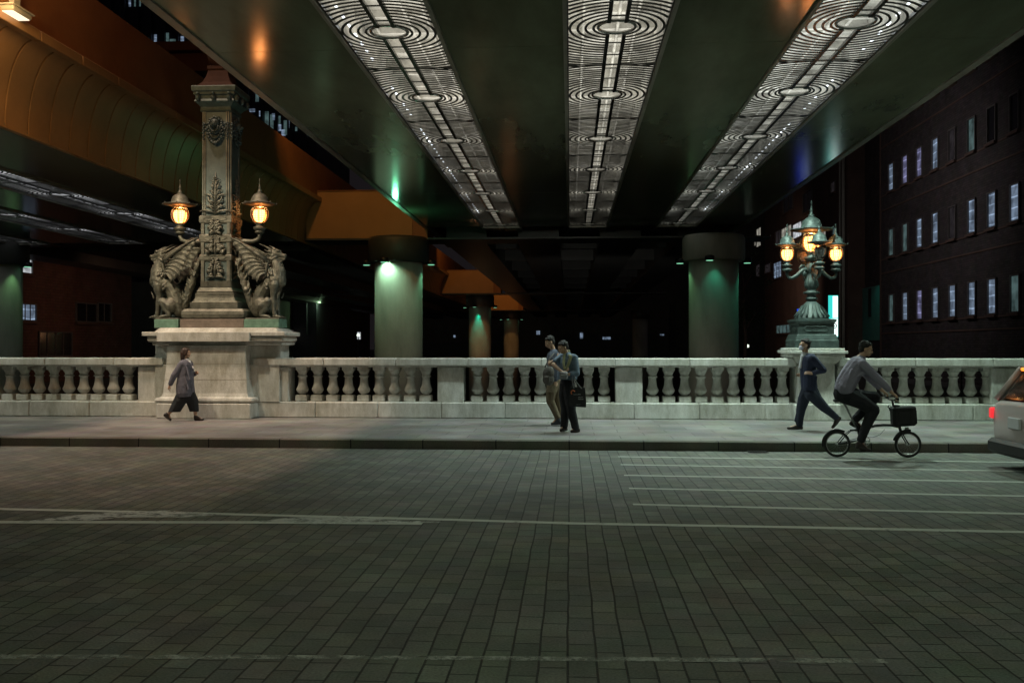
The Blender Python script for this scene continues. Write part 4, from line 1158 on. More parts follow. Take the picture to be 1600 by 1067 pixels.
mb = MB(); mb.rloft([(.46,.46,0), (.46,.46,yz(1.72)), (.45,.45,yz(1.74)), (.42,.42,yz(1.84)), (.41,.41,yz(1.86))]); mb.rloft([(.385,.385,yz(1.862)), (.385,.385,yz(2.09)), (.40,.40,yz(2.11)), (.425,.425,yz(2.14)), (.425,.425,yz(2.18)), (.38,.38,yz(2.19))])
for face in range(4):
    a = face*PI/2; MM = Matrix.Rotation(a, 4, 'Z')
    pts = [(-.20,0), (-.16,.055), (-.06,.045), (0,.06), (.06,.045), (.16,.055), (.20,0), (.16,-.055), (.06,-.045), (0,-.06), (-.06,-.045), (-.16,-.055)]
    mb.tube([(x*1.3, -.388, yz(1.975)+z_) for x, z_ in pts], .011, n=6, closed=True, M=MM)
mb.build('base', M['verdigris'], can)
mb = MB()
mb.lathe([(.375,yz(2.19)), (.36,yz(2.22)), (.35,yz(2.26)), (.30,yz(2.32)), (.235,yz(2.42)), (.19,yz(2.50)), (.17,yz(2.52)), (.15,yz(2.54)), (.11,yz(2.58))], n=28)
for k in range(18):
    a = 2*PI*k/18; c_, s_ = math.cos(a), math.sin(a)
    mb.tube([(.365*c_,.365*s_,yz(2.24)), (.31*c_,.31*s_,yz(2.33)), (.20*c_,.20*s_,yz(2.5))], [.03,.022,.008], n=5)
mb.build('leafy_foot', M['verdigris'], can)
mb = MB()
mb.lathe([(.10,yz(2.56)), (.095,yz(2.62)), (.13,yz(2.63)), (.13,yz(2.66)), (.10,yz(2.68)), (.095,yz(2.74)), (.17,yz(2.76)), (.175,yz(2.79)), (.11,yz(2.81)), (.09,yz(2.84)), (.12,yz(2.87)), (.145,yz(2.94)), (.135,yz(3.04)), (.10,yz(3.14)), (.085,yz(3.22)), (.12,yz(3.25)), (.14,yz(3.32)), (.10,yz(3.40)), (.06,yz(3.5)), (.05,yz(3.62))], n=24)
for k in range(12):
    a = 2*PI*k/12; c_, s_ = math.cos(a), math.sin(a); mb.tube([(.12*c_,.12*s_,yz(2.87)), (.147*c_,.147*s_,yz(2.95)), (.10*c_,.10*s_,yz(3.14))], [.012,.018,.01], n=5)
mb.build('stem', M['verdigris'], can)
for k in range(4):
    a = k*PI/2+R(3); c_, s_ = math.cos(a), math.sin(a)
    mb = MB(); MM = Matrix.Rotation(a, 4, 'Z')
    mb.tube([(.08,0,yz(3.30)), (.20,0,yz(3.27)), (.32,0,yz(3.16)), (.42,0,yz(3.10)), (.50,0,yz(3.11)), (.535,0,yz(3.18)), (.535,0,yz(3.28))], [.06,.055,.045,.04,.038,.036,.036], n=9, M=MM)
    mb.tube([(.14,0,yz(3.36)), (.22,0,yz(3.38)), (.27,0,yz(3.32)), (.23,0,yz(3.27))], [.03,.025,.02,.012], n=7, M=MM); mb.ball((.16,0,yz(3.2)), (.06,.06,.07), M=MM)
    mb.lathe([(.04,-.02), (.10,0), (.115,.03), (.06,.06)], n=16, c=(.535,0,yz(3.26)), M=MM)
    mb.build('lamp_arm', M['verdigris'], can)
    lantern(can, (.535*c_, .535*s_, yz(3.37)), .80, k in (0, 2), M['verdigris'], .32)
lantern(can, (0, 0, yz(3.52)), 1.12, True, M['verdigris'], .40)
# ================================================================== PEOPLE
M['skin'] = mat('skin', (.50,.31,.21), .5, 0, .08, 9)
M['hair'] = mat('black_hair', (.012,.010,.009), .75, 0, .3, 30, .4, 60)
M['hair_brown'] = mat('dark_brown_hair', (.045,.024,.017), .45, 0, .3, 30, .4, 60)
M['coat'] = mat('grey_violet_coat', (.125,.125,.16), .85, 0, .25, 6, 1.0, 11)
M['culotte'] = mat('black_culottes', (.018,.020,.024), .85, 0, .2, 6, 1.0, 11)
M['shoe'] = mat('dark_shoe_leather', (.03,.022,.02), .35, 0, .2, 6)
M['suit'] = mat('navy_suit_cloth', (.016,.022,.055), .8, 0, .15, 6, 1.0, 11)
M['suit_pants'] = mat('navy_trouser_cloth', (.014,.019,.038), .8, 0, .15, 6, 1.0, 11)
M['shirt_w'] = mat('white_shirt', (.65,.65,.68), .8, 0, .05, 6)
M['mask'] = mat('white_face_mask', (.62,.64,.78), .8, 0, .05, 6)
M['shirt_b'] = mat('light_blue_shirt', (.12,.17,.23), .85, 0, .12, 6, 1.0, 11)
M['tee'] = mat('grey_blue_tshirt', (.085,.10,.14), .85, 0, .12, 6, 1.0, 11)
M['khaki'] = mat('khaki_trousers', (.15,.115,.07), .85, 0, .15, 6, 1.0, 11)
M['dkpants'] = mat('black_trousers', (.012,.012,.017), .85, 0, .15, 6, 1.0, 11)
M['rider'] = mat('grey_violet_shirt', (.26,.24,.31), .85, 0, .1, 6, 1.0, 11)
M['eye'] = mat('dark_eye', (.015,.01,.01), .2, 0, 0)
M['lip'] = mat('lips', (.34,.13,.11), .5, 0, 0)
V = Vector
def basis(fwd, up=V((0,0,1))):
    f = V(fwd).normalized(); r = f.cross(V(up))
    if r.length < 1e-4: r = f.cross(V((0,1,0)))
    r.normalize(); u = r.cross(f).normalized()
    return f, r, u
def hand_add(mb, wrist, d, palm_n, size=1.0, curl=.5, thumb=1):
    """palm and five fingers; d points from the wrist to the knuckles, palm_n out of the palm"""
    f, r, n = V(d).normalized(), None, V(palm_n)
    n = (n-f*n.dot(f)).normalized(); r = f.cross(n).normalized()
    s = size
    for k in (-1, 0, 1): mb.cap(wrist+f*.012+r*k*.014*s, .019*s, wrist+f*.075*s+r*k*.021*s, .0145*s, n=8)
    for i, (k, L_) in enumerate(((-1.5,.062), (-.5,.074), (.5,.079), (1.5,.070))):
        p = wrist+f*.082*s+r*k*.0185*s; dd = f; a = curl*.55; rad = .0092*s
        for j, q in enumerate((.46, .30, .24)):
            dd = (dd*math.cos(a)+n*math.sin(a)).normalized(); p2 = p+dd*L_*q*s
            mb.cap(p, rad, p2, rad*.9, n=7); p = p2; rad *= .9; n_ = n; a = curl*.75
            n = (n*math.cos(a)-f*math.sin(a)*.0).normalized()
    p = wrist+f*.025*s+r*thumb*.028*s; dd = (f*.75+r*thumb*.6+n*.35).normalized(); p2 = p+dd*.038*s
    mb.cap(p, .0125*s, p2, .0105*s, n=7); dd = (f*.9+r*thumb*.15+n*.45).normalized(); mb.cap(p2, .0105*s, p2+dd*.03*s, .009*s, n=7)
def head_add(mb, hc, fd, s=1.0, up=V((0,0,1))):
    f, r, u = basis(fd, up)
    q = Matrix((f, r, u)).transposed()
    def P(a, b, c): return hc+(f*a+r*b+u*c)*s
    def E_(c, rad): mb.ball(P(*c), [x*s for x in rad], rot=q, n=14, m=10)
    E_((-.012,0,.028), (.096,.077,.088)); E_((.030,0,-.02), (.066,.060,.082)); E_((.048,0,-.075), (.036,.038,.030))
    E_((.012,0,-.062), (.062,.054,.040))
    for sy in (-1, 1):
        E_((.060,sy*.034,-.026), (.026,.024,.024)); E_((-.006,sy*.079,-.012), (.019,.010,.031)); E_((.078,sy*.030,.026), (.016,.026,.010))
        E_((.086,sy*.012,-.034), (.012,.009,.008))
    mb.cap(P(.084,0,.012), .008*s, P(.104,0,-.026), .0125*s, n=8)
    E_((.084,0,-.058), (.012,.022,.008)); E_((.081,0,-.068), (.012,.019,.008))
    return P, q
def face_bits(t, P, q, s=1.0, mouth=True):
    mb = MB()
    for sy in (-1, 1): mb.ball(P(.083, sy*.030, .005), [.007*s, .013*s, .0055*s], rot=q, n=8, m=6)
    mb.build('eyes', M['eye'], t)
    mb = MB()
    for sy in (-1, 1): mb.cap(P(.090, sy*.016, .030), .0035*s, P(.080, sy*.045, .031), .003*s, n=6)
    mb.build('eyebrows', M['hair'], t)
    if mouth:
        mb = MB(); mb.ball(P(.092, 0, -.0615), [.006*s, .021*s, .006*s], rot=q, n=8, m=6); mb.build('mouth', M['lip'], t)
def body_build(t, J, s=1.0, skin=None, hands=('L','R'), curls=(.5,.5), feet=True, vox=.0068, hd=None):
    """one continuous body. J: dict of joints in local metres"""
    mb = MB()
    pel, chest, neck, hc = J['pelvis'], J['chest'], J['neck'], J['head']
    lat = J.get('lat', V((0,1,0)))
    f = lat.cross(V((0,0,1)))
    sh = {k: J['sh'+k] for k in 'LR'}; hip = {k: J['hip'+k] for k in 'LR'}
    mb.chain([(pel, .095*s), ((pel+chest)*.5, .095*s), (chest, .115*s), (neck-(neck-chest)*.25, .07*s), (neck, .053*s), (hc-(hc-neck)*.35, .055*s)])
    mb.cap(sh['L']*.7+sh['R']*.3, .075*s, sh['R']*.7+sh['L']*.3, .075*s)
    P, q = head_add(mb, hc, J['face'], s, J.get('hup', V((0,0,1))))
    for k in 'LR':
        mb.chain([(sh[k], .055*s), (J['el'+k], .040*s), (J['wr'+k], .026*s)]); mb.cap(chest*.5+sh[k]*.5, .085*s, sh[k], .058*s)
        mb.chain([(hip[k], .070*s), (J['kn'+k], .052*s), (J['an'+k], .036*s)]); mb.cap((J['kn'+k]*.65+J['an'+k]*.35), .056*s, J['an'+k]*.8+J['kn'+k]*.2, .038*s)
        mb.cap(pel, .09*s, hip[k], .07*s)
        mb.cap(J['an'+k], .030*s, J['toe'+k]*.85+J['an'+k]*.15, .018*s)
        hand_add(mb, J['wr'+k], J['hd'+k], J['pn'+k], s*1.0, curls[0 if k == 'L' else 1], J.get('th'+k, 1))
    mb.build('body', skin or M['skin'], t, remesh=vox, smooth_it=1)
    return P, q
def shoe(t, an, toe, heel, m=None, s=1.0, w=.040):
    mb = MB(); mb.cap(heel, .034*s, heel*.5+toe*.5, w*s*.95); mb.cap(heel*.5+toe*.5, w*s*.95, toe, .030*s); mb.cap(heel+(an-heel)*.15, .038*s, an*.85+heel*.15, .045*s); mb.cap(an*.75+heel*.25, .042*s, toe*.75+heel*.25, .034*s)
    return mb.build('shoe', m or M['shoe'], t, remesh=.008, smooth_it=2)
def cloth(t, name, m, fn, vox=.010, it=3):
    mb = MB(); fn(mb); return mb.build(name, m, t, remesh=vox, smooth_it=it)
def hair_short(t, P, q, s=1.0, m=None, tuft=0):
    mb = MB(); rr = random.Random(2)
    mb.ball(P(-.026,0,.046), [.094*s,.083*s,.080*s], rot=q, n=16, m=12); mb.ball(P(-.052,0,-.004), [.060*s,.075*s,.075*s], rot=q, n=14, m=10)
    mb.ball(P(.030,0,.092), [.046*s,.058*s,.026*s], rot=q)
    for k in range(40):
        a = rr.uniform(-PI, PI); b_ = rr.uniform(.2, 1.3); p = P(-.03+.09*math.cos(b_)*math.cos(a), .083*math.cos(b_)*math.sin(a), .045+.082*math.sin(b_)); mb.ball(p, .015*s, n=6, m=4)
    return mb.build('hair', m or M['hair'], t, remesh=.008, smooth_it=1)

# ---------------------------------------------------------------- woman walking right
Yw = 19.45; x0 = gx(290.5, Yw)
t = thing('person', (x0, Yw, SW), 'woman in a long grey coat and black culottes walking past the pylon pedestal', 'person')
K = lambda x, z, y=0: V(((x-320)/589., y, (1005-z)/589.))
J = dict(pelvis=K(320,580), chest=K(325,340), neck=K(318,235), head=K(322,150), face=V((1,-.12,.03)), lat=V((0,1,0)),
    shL=K(310,285,.155), shR=K(305,285,-.155), hipL=K(330,610,.08), hipR=K(315,610,-.08),
    elR=K(222,430,-.22), wrR=K(168,552,-.22), hdR=V((-.35,0,-1)), pnR=V((.6,.8,-.1)),
    elL=K(330,430,.24), wrL=K(415,405,.14), hdL=V((.8,-.5,.15)), pnL=V((0,-1,-.2)), thL=-1,
    knR=K(225,800,-.08), anR=K(112,915,-.08), toeR=K(150,990,-.08),
    knL=K(415,790,.08), anL=K(428,950,.08), toeL=K(530,990,.08))
P, q = body_build(t, J, .93, curls=(.9,1.3)); face_bits(t, P, q, .93)
def f(mb):
    mb.chain([(K(320,262), .085), (K(325,330), .155), (K(320,430), .165), (K(318,540), .175), (K(322,640), .175)])
    for sy in (-1, 1): mb.chain([(K(322,300,sy*.08), .125), (K(318,420,sy*.09), .13), (K(312,560,sy*.09), .155), (K(318,650,sy*.08), .165)])
    mb.chain([(J['shR'], .075), (J['elR'], .066), (K(180,530,-.22), .052)]); mb.cap(K(312,275,-.08), .08, J['shR'], .075); mb.cap(K(312,275,.08), .08, J['shL'], .075)
    mb.chain([(J['shL'], .075), (J['elL'], .066), (K(400,412,.16), .05)])
    for a, c in (((345,420),(405,600)), ((300,450),(345,640)), ((270,480),(280,660)), ((380,330),(420,480))): mb.cap(K(*a,-.19), .018, K(*c,-.215), .022)
o = cloth(t, 'coat', M['coat'], f)
def clipz(o, z0, side='below'):
    import bmesh
    b = bmesh.new(); b.from_mesh(o.data); r_ = bmesh.ops.bisect_plane(b, geom=b.verts[:]+b.edges[:]+b.faces[:], plane_co=(0,0,z0) if not isinstance(z0, tuple) else z0[0], plane_no=(0,0,-1) if not isinstance(z0, tuple) else z0[1], clear_outer=True)
    es = [e for e in b.edges if e.is_boundary]
    if es: bmesh.ops.holes_fill(b, edges=es, sides=0)
    b.to_mesh(o.data); b.free()
clipz(o, (tuple(K(330,700)), (.10,0,-1)))
def f(mb):
    mb.chain([(K(320,620), .15), (K(270,740,-.08), .135), (K(190,880,-.08), .115), (K(172,915,-.08), .11)])
    mb.chain([(K(325,620), .15), (K(385,760,.08), .13), (K(408,870,.08), .10), (K(410,915,.08), .10)])
o = cloth(t, 'culottes', M['culotte'], f)
clipz(o, (tuple(K(350,888)), (0,0,-1))); 
cloth(t, 'collar', M['shirt_w'], lambda mb: (mb.cap(K(365,270,.0), .03, K(410,340,.0), .03), mb.cap(K(330,240), .062, K(352,275), .066)), .008, 1)
def f(mb):
    for sy in (-1, 1): mb.chain([(P(-.03,sy*.035,.07), .055), (P(-.045,sy*.06,0), .052), (P(-.05,sy*.06,-.09), .05), (P(-.06,sy*.055,-.155), .04)])
    mb.ball(P(-.022,0,.045), [.094,.080,.082], rot=q, n=14, m=10); mb.chain([(P(-.06,0,.02), .07), (P(-.075,0,-.08), .06), (P(-.08,0,-.165), .045)])
    mb.cap(P(.045,.045,.075), .028, P(.035,.072,-.03), .022); mb.cap(P(.045,-.045,.08), .024, P(.02,-.075,-.02), .022); mb.cap(P(.02,-.075,-.02), .022, P(-.01,-.078,-.14), .024)
cloth(t, 'hair', M['hair_brown'], f, .009, 2)
shoe(t, J['anR'], K(140,985,-.08), K(70,930,-.08)); shoe(t, J['anL'], K(520,988,.08), K(425,985,.08))

# ---------------------------------------------------------------- running man in navy suit (faces left)
Yr = 17.9; x0 = gx(1263, Yr)
t = thing('person', (x0, Yr, SW), 'man in a navy suit and white face mask running left past the candelabra lamp', 'person')
K = lambda x, z, y=0: V(((x-260)/560., y, (1020-z)/560.))
J = dict(pelvis=K(265,600), chest=K(250,300), neck=K(232,205), head=K(222,112), face=V((-1,-.15,0)), lat=V((0,1,0)),
    shL=K(262,245,.17), shR=K(275,245,-.17), hipL=K(262,630,.09), hipR=K(275,630,-.09),
    elR=K(382,372,-.25), wrR=K(275,405,-.20), hdR=V((-1,.1,.12)), pnR=V((.0,.9,-.5)), thR=-1,
    elL=K(330,400,.27), wrL=K(235,440,.22), hdL=V((-1,-.1,.2)), pnL=V((0,-1,-.2)),
    knL=K(195,790,.09), anL=K(182,960,.09), toeL=K(60,990,.09),
    knR=K(405,760,-.09), anR=K(540,880,-.09), toeR=K(505,980,-.09))
P, q = body_build(t, J, 1.0, curls=(.6,.6)); face_bits(t, P, q, 1.0, False)
def f(mb):
    mb.chain([(K(245,235), .085), (K(255,290), .155), (K(258,400), .15), (K(262,500), .15), (K(270,560), .155)])
    for sy in (-1, 1): mb.chain([(K(262,265,sy*.08), .125), (K(262,400,sy*.08), .12), (K(268,560,sy*.07), .135)])
    for k, s_ in (('R',-1), ('L',1)):
        mb.chain([(J['sh'+k], .082), (J['el'+k], .062), (J['wr'+k]*.85+J['el'+k]*.15, .044)]); mb.cap(K(255,250,s_*.08), .08, J['sh'+k], .08)
    mb.cap(K(300,330,-.21), .02, K(215,330,-.14), .02); mb.cap(K(320,440,-.18), .018, K(300,560,-.16), .03)
o = cloth(t, 'suit_jacket', M['suit'], f); clipz(o, K(0,590).z)
def f(mb):
    mb.chain([(J['pelvis'], .13), (J['hipL'], .115)]); mb.chain([(J['pelvis'], .13), (J['hipR'], .115), (J['knR'], .09)]); mb.chain([(K(265,570), .14), (K(225,680,.08), .115), (K(195,790,.09), .092), (K(182,890,.09), .075), (K(178,955,.09), .07)])
    mb.chain([(K(275,575), .14), (K(330,680,-.08), .115), (K(405,762,-.09), .092), (K(475,820,-.09), .072), (K(530,868,-.09), .064)])
    mb.cap(K(160,830,.09), .03, K(140,915,.09), .03)
cloth(t, 'trousers', M['suit_pants'], f)
cloth(t, 'shirt_collar', M['shirt_w'], lambda mb: (mb.cap(K(225,205), .062, K(212,240), .065), mb.cap(K(190,235,-.05), .028, K(170,350,-.05), .02), mb.cap(K(200,235,.05), .028, K(172,350,.04), .02)), .008, 1)
mb = MB(); mb.ball(P(.062,0,-.045), [.052,.058,.052], rot=q, n=14, m=10); mo = mb.build('face_mask', M['mask'], t)
mb = MB()
for sy in (-1, 1): mb.tube([P(.05,sy*.056,-.03), P(.02,sy*.076,-.02), P(-.005,sy*.088,-.01)], .003, n=4)
mb.build('ear_loop', M['mask'], mo)
hair_short(t, P, q)
shoe(t, J['anL'], K(62,995,.09), K(200,990,.09)); shoe(t, J['anR'], K(500,975,-.09), K(570,880,-.09))

# ---------------------------------------------------------------- near man of the pair, looking down at his hands
Yn = 17.4; x0 = gx(890, Yn)
t = thing('person', (x0, Yn, SW), 'man in a light blue shirt looking down at his hands, tote bag on his arm', 'person')
K = lambda x, z, y=0: V(((x-355)/539., y, (1010-z)/539.))
J = dict(pelvis=K(325,560), chest=K(335,320), neck=K(330,225), head=K(290,160), face=V((-1,-.45,-.45)), lat=V((.45,.9,0)).normalized(),
    shL=K(280,255,.13), shR=K(400,265,-.12), hipL=K(300,585,.08), hipR=K(355,585,-.07),
    elR=K(425,415,-.20), wrR=K(330,425,-.28), hdR=V((-1,-.1,.25)), pnR=V((0,.3,1)),
    elL=K(190,330,-.05), wrL=K(285,405,-.24), hdL=V((.8,-.2,.2)), pnL=V((0,.3,1)), thL=-1,
    knL=K(310,780,.05), anL=K(300,945,.06), toeL=K(262,985,-.02),
    knR=K(370,790,-.09), anR=K(415,955,-.07), toeR=K(368,992,-.13))
P, q = body_build(t, J, .98, curls=(.9,.9)); face_bits(t, P, q, .98)
def f(mb):
    mb.chain([(K(335,245), .085), (K(338,310), .15), (K(335,400), .145), (K(330,475), .14)])
    for a in ((300,300,.08), (375,305,-.08)): mb.chain([(K(a[0],a[1],a[2]), .12), (K(a[0],400,a[2]), .115), (K(a[0]-5,470,a[2]), .115)])
    mb.chain([(J['shR'], .078), (J['elR'], .064), (J['elR']*.45+J['wrR']*.55, .05)]); mb.chain([(J['shL'], .078), (K(215,300,.0), .066)])
    mb.cap(K(360,260,-.06), .08, J['shR'], .078); mb.cap(K(310,258,.06), .08, J['shL'], .076)
o = cloth(t, 'shirt', M['shirt_b'], f); clipz(o, K(0,480).z)
def f(mb):
    mb.chain([(K(325,520), .135), (K(305,640,.07), .115), (K(312,780,.06), .09), (K(305,900,.06), .078), (K(300,950,.06), .075)])
    mb.chain([(K(335,520), .135), (K(358,640,-.07), .115), (K(372,790,-.09), .09), (K(400,900,-.08), .078), (K(412,958,-.08), .075)])
cloth(t, 'trousers', M['dkpants'], f)
M['lanyard'] = mat('yellow_green_towel', (.20,.20,.10), .9, 0, .15, 9)
cloth(t, 'neck_towel', M['lanyard'], lambda mb: (mb.chain([(P(-.07,-.03,-.10), .032), (P(-.05,.07,-.13), .03), (K(368,250,-.17), .032), (K(345,320,-.22), .03), (K(322,375,-.24), .022)]), mb.chain([(P(-.07,-.03,-.10), .032), (K(300,245,-.06), .03), (K(296,320,-.17), .026), (K(305,370,-.22), .02)])), .008, 1)
shoe(t, J['anL'], K(268,990,-.02), K(320,985,.08)); shoe(t, J['anR'], K(375,995,-.12), K(445,990,-.05), w=.045)
hair_short(t, P, q, .98)
# objects held: a folded pack and a phone, both grey
it = thing('grey_pouch', K(300,430,-.30)+V((x0, Yn, SW)), 'small grey pouch held in both hands by the man in the light blue shirt', 'pouch')
M['pouch'] = mat('grey_nylon', (.20,.20,.21), .7, 0, .35, 14, .4, 30)
mb = MB(); mb.box(-.08, .07, -.04, .04, -.08, .06, bev=.02); mb.build('pouch_body', M['pouch'], it); mb = MB(); mb.tube([(-.06,-.045,-.0), (.055,-.045,.01)], .006, n=5); mb.build('zip', M['shirt_w'], it)
# tote bag
bp = K(435,655,-.30)+V((x0, Yn, SW))
bg_ = thing('tote_bag', bp, 'black tote bag with orange round print and white lettering hanging from an arm', 'bag')
M['tote'] = mat('black_canvas', (.012,.012,.014), .7, 0, .15, 12, .3, 40)
mb = MB()
vs = []
for z, hw, th in ((-.175,.145,.05), (-.16,.155,.06), (0,.15,.055), (.16,.135,.03), (.185,.13,.02)):
    sk = -.05*(z/.18)*.0
    vs += [(-hw, -th, z+.02*(hw>.0)), (hw*1.0, -th, z-.0), (hw, th, z), (-hw, th, z+.02)]
fs = []
for j in range(4):
    for k in range(4): fs.append((j*4+k, j*4+(k+1) % 4, j*4+4+(k+1) % 4, j*4+4+k))
fs += [(3,2,1,0), (16,17,18,19)]
mb.add(vs, fs); mb.build('bag_body', M['tote'], bg_)
mb = MB(); top = J['elR']*.65+J['wrR']*.35-K(435,655,-.30)
for yy in (-.03, .03): mb.tube([(-.07,yy,.17), (top.x-.02,top.y*.5+yy,top.z*.6+.06), (top.x,top.y+yy*.5,top.z+.055), (top.x+.03,top.y*.5+yy,top.z*.6+.05), (.07,yy,.17)], .012, n=6, flat=.4)
mb.build('handles', M['pouch'], bg_)
M['orange_print'] = mat('orange_print', (.60,.16,.06), .7, 0, 0); M['white_print'] = mat('white_print', (.5,.5,.5), .7, 0, 0)
mb = MB(); mb.tube([(-.085+.035*math.cos(R(20+a*20)), -.060, .10+.035*math.sin(R(20+a*20))) for a in range(12)], .010, n=5, flat=.5); mb.build('round_print', M['orange_print'], bg_)
mb = MB(); rr = random.Random(4)
def scrib(x0_, x1_, z, h, n):
    for k in range(n):
        x = x0_+(x1_-x0_)*k/n; mb.box(x, x+.005, -.066, -.061, z, z+h*rr.uniform(.6,1)); 
        if k % 2: mb.box(x, x+(x1_-x0_)/n*.8, -.066, -.061, z+h*.4, z+h*.4+.004)
scrib(-.075, .06, .055, .02, 9); scrib(.01, .10, .005, .02, 6); scrib(.01, .11, -.03, .02, 7); scrib(-.03, .05, -.125, .008, 6)
mb.build('lettering', M['white_print'], bg_)

# ---------------------------------------------------------------- far man of the pair
Yf = 18.75; x0 = gx(866, Yf)
t = thing('person', (x0, Yf, SW), 'man in grey-blue t-shirt and khaki trousers, half hidden behind the man in blue shirt', 'person')
K = lambda x, z, y=0: V(((x-200)/500., y, (945-z)/500.))
J = dict(pelvis=K(195,480), chest=K(195,260), neck=K(190,180), head=K(155,105), face=V((-1,-.3,-.5)), lat=V((.15,1,0)).normalized(),
    shL=K(195,215,.17), shR=K(205,215,-.15), hipL=K(190,520,.08), hipR=K(205,520,-.08),
    elR=K(155,320,-.24), wrR=K(235,262,-.28), hdR=V((.5,-.1,.5)), pnR=V((0,.9,.2)), 
    elL=K(230,340,.25), wrL=K(150,400,.2), hdL=V((-1,-.2,-.1)), pnL=V((0,-1,.1)),
    knL=K(235,700,.08), anL=K(262,870,.08), toeL=K(215,905,.06),
    knR=K(160,690,-.08), anR=K(238,865,-.08), toeR=K(180,915,-.1))
P, q = body_build(t, J, 1.0, curls=(.9,.9)); face_bits(t, P, q, 1.0)
def f(mb):
    mb.chain([(K(193,205), .085), (K(195,260), .15), (K(195,360), .14), (K(195,450), .14)])
    for sy in (-1, 1): mb.chain([(K(198,245,sy*.08), .12), (K(196,450,sy*.07), .12)])
    mb.chain([(J['shR'], .078), (J['shR']*.45+J['elR']*.55, .068)]); mb.chain([(J['shL'], .078), (J['shL']*.45+J['elL']*.55, .068)])
    mb.cap(K(198,220,-.07), .08, J['shR'], .078); mb.cap(K(198,220,.07), .08, J['shL'], .078)
cloth(t, 'tshirt', M['tee'], f)
def f(mb):
    mb.chain([(K(195,490), .135), (K(170,600,-.08), .11), (K(160,690,-.08), .088), (K(205,790,-.08), .072), (K(232,850,-.08), .066)])
    mb.chain([(K(200,490), .135), (K(215,600,.08), .11), (K(235,700,.08), .088), (K(250,800,.08), .074), (K(262,865,.08), .066)])
cloth(t, 'trousers', M['khaki'], f)
M['sneaker'] = mat('dark_sneaker', (.03,.035,.045), .6, 0, .2, 9)
for k, tx, hx, yy in (('R', (178,922), (262,915), -.09), ('L', (232,925), (300,915), .08)):
    o = shoe(t, J['an'+k], K(*tx, yy), K(*hx, yy), M['sneaker'])
    mb = MB(); mb.cap(K(tx[0],tx[1]+14,yy), .03, K(hx[0],hx[1]+16,yy), .03); so = mb.build('sole', M['shirt_w'], o, remesh=.008, smooth_it=1)
hair_short(t, P, q)
bk = thing('shoulder_bag', K(135,430,-.30)+V((x0, Yf, SW)), 'worn grey-brown bag carried in front by the man in the t-shirt', 'bag')
M['greybag'] = mat('grey_brown_canvas', (.10,.09,.08), .8, 0, .3, 9, .4, 30)
mb = MB(); mb.ball((0,.02,.02), (.10,.08,.15)); mb.ball((.02,.02,-.09), (.12,.085,.12)); mb.ball((.05,.02,.05), (.09,.08,.13)); o = mb.build('bag_body', M['greybag'], bk, remesh=.01, smooth_it=3)
mb = MB(); mb.box(-.07,.05,-.085,-.06,-.14,-.02,bev=.012); mb.build('pocket', M['greybag'], bk)
mb = MB(); mb.tube([(-.05,-.03,.15), (.02,-.02,.30), (.13,.05,.43), (.16,.18,.40)], .014, n=6, flat=.4); mb.build('strap', M['greybag'], bk)

# ================================================================== BICYCLE AND RIDER
Yb = 15.0; x0 = gx(1362.5, Yb)
KB = lambda x, z, y=0: V(((x-440)/516., y, (1015-z)/516.))
bike = thing('folding_bicycle', (x0, Yb, 0), 'small-wheeled black folding bicycle with curved main tube, ridden along the kerb', 'bicycle')
M['tyre'] = mat('black_rubber', (.02,.02,.02), .8, 0, .1, 9)
M['bframe'] = mat('black_bike_paint', (.018,.02,.022), .3, .1, .1, 5)
M['chrome'] = mat('worn_chrome', (.45,.45,.45), .3, .9, .1, 5)
for hub in ((160,910), (725,920)):
    c = KB(hub[0], 0); c.z = .21
    mb = MB(); mb.tube([(.19*math.cos(a*PI/16), 0, .19*math.sin(a*PI/16)) for a in range(32)], .019, n=8, closed=True)
    w_ = mb.build('wheel', M['tyre'], bike); w_.location = c
    mb = MB(); mb.tube([(.168*math.cos(a*PI/16), 0, .168*math.sin(a*PI/16)) for a in range(32)], .009, n=6, closed=True); mb.build('rim', M['chrome'], w_)
    mb = MB()
    for k in range(24):
        a = 2*PI*k/24; mb.tube([(.018*math.cos(a+.5), (-1)**k*.02, .018*math.sin(a+.5)), (.166*math.cos(a), 0, .166*math.sin(a))], .0011, n=3)
    mb.build('spokes', M['chrome'], w_)
    mb = MB(); mb.tube([(0,-.05,0), (0,.05,0)], .016, n=8); mb.build('hub', M['chrome'], w_)
    mb = MB(); pts = [(.225*math.cos(a), 0, .225*math.sin(a)) for a in [R(t_) for t_ in (range(60, 200, 12) if hub[0] < 400 else range(80, 175, 12))]]; mb.tube(pts, .019, n=6, flat=1.1); mb.build('mudguard', M['bframe'], w_)
rh = KB(160,0); rh.z = .21; fh = KB(725,0); fh.z = .21
bb = KB(375, 880); st = KB(322, 790)
mb = MB()
mb.tube([KB(352,790), KB(400,778), KB(460,757), KB(530,750), KB(600,753), KB(655,765)], .021, n=10)
mb.tube([KB(345,870), KB(322,770), KB(300,730)], .02, n=8); mb.tube([KB(345,870), bb], .02, n=8); mb.tube([KB(352,790), bb], .016, n=8)
mb.tube([KB(650,740), KB(668,800)], .024, n=8)
for y in (-.055, .055):
    mb.tube([KB(345,872,0), KB(260,890,y), V((rh.x,y,.21))], .010, n=6); mb.tube([KB(262,800,y*.6), KB(215,840,y), V((rh.x,y,.21))], .008, n=6)
    mb.tube([KB(668,800,y*.6), KB(690,850,y), V((fh.x,y,.21))], .010, n=6)
mb.tube([KB(320,790), KB(262,795)], .015, n=7)
mb.build('frame', M['bframe'], bike)
mb = MB(); mb.tube([KB(322,790), KB(215,570)], .016, n=8); mb.build('seat_post', M['chrome'], bike)
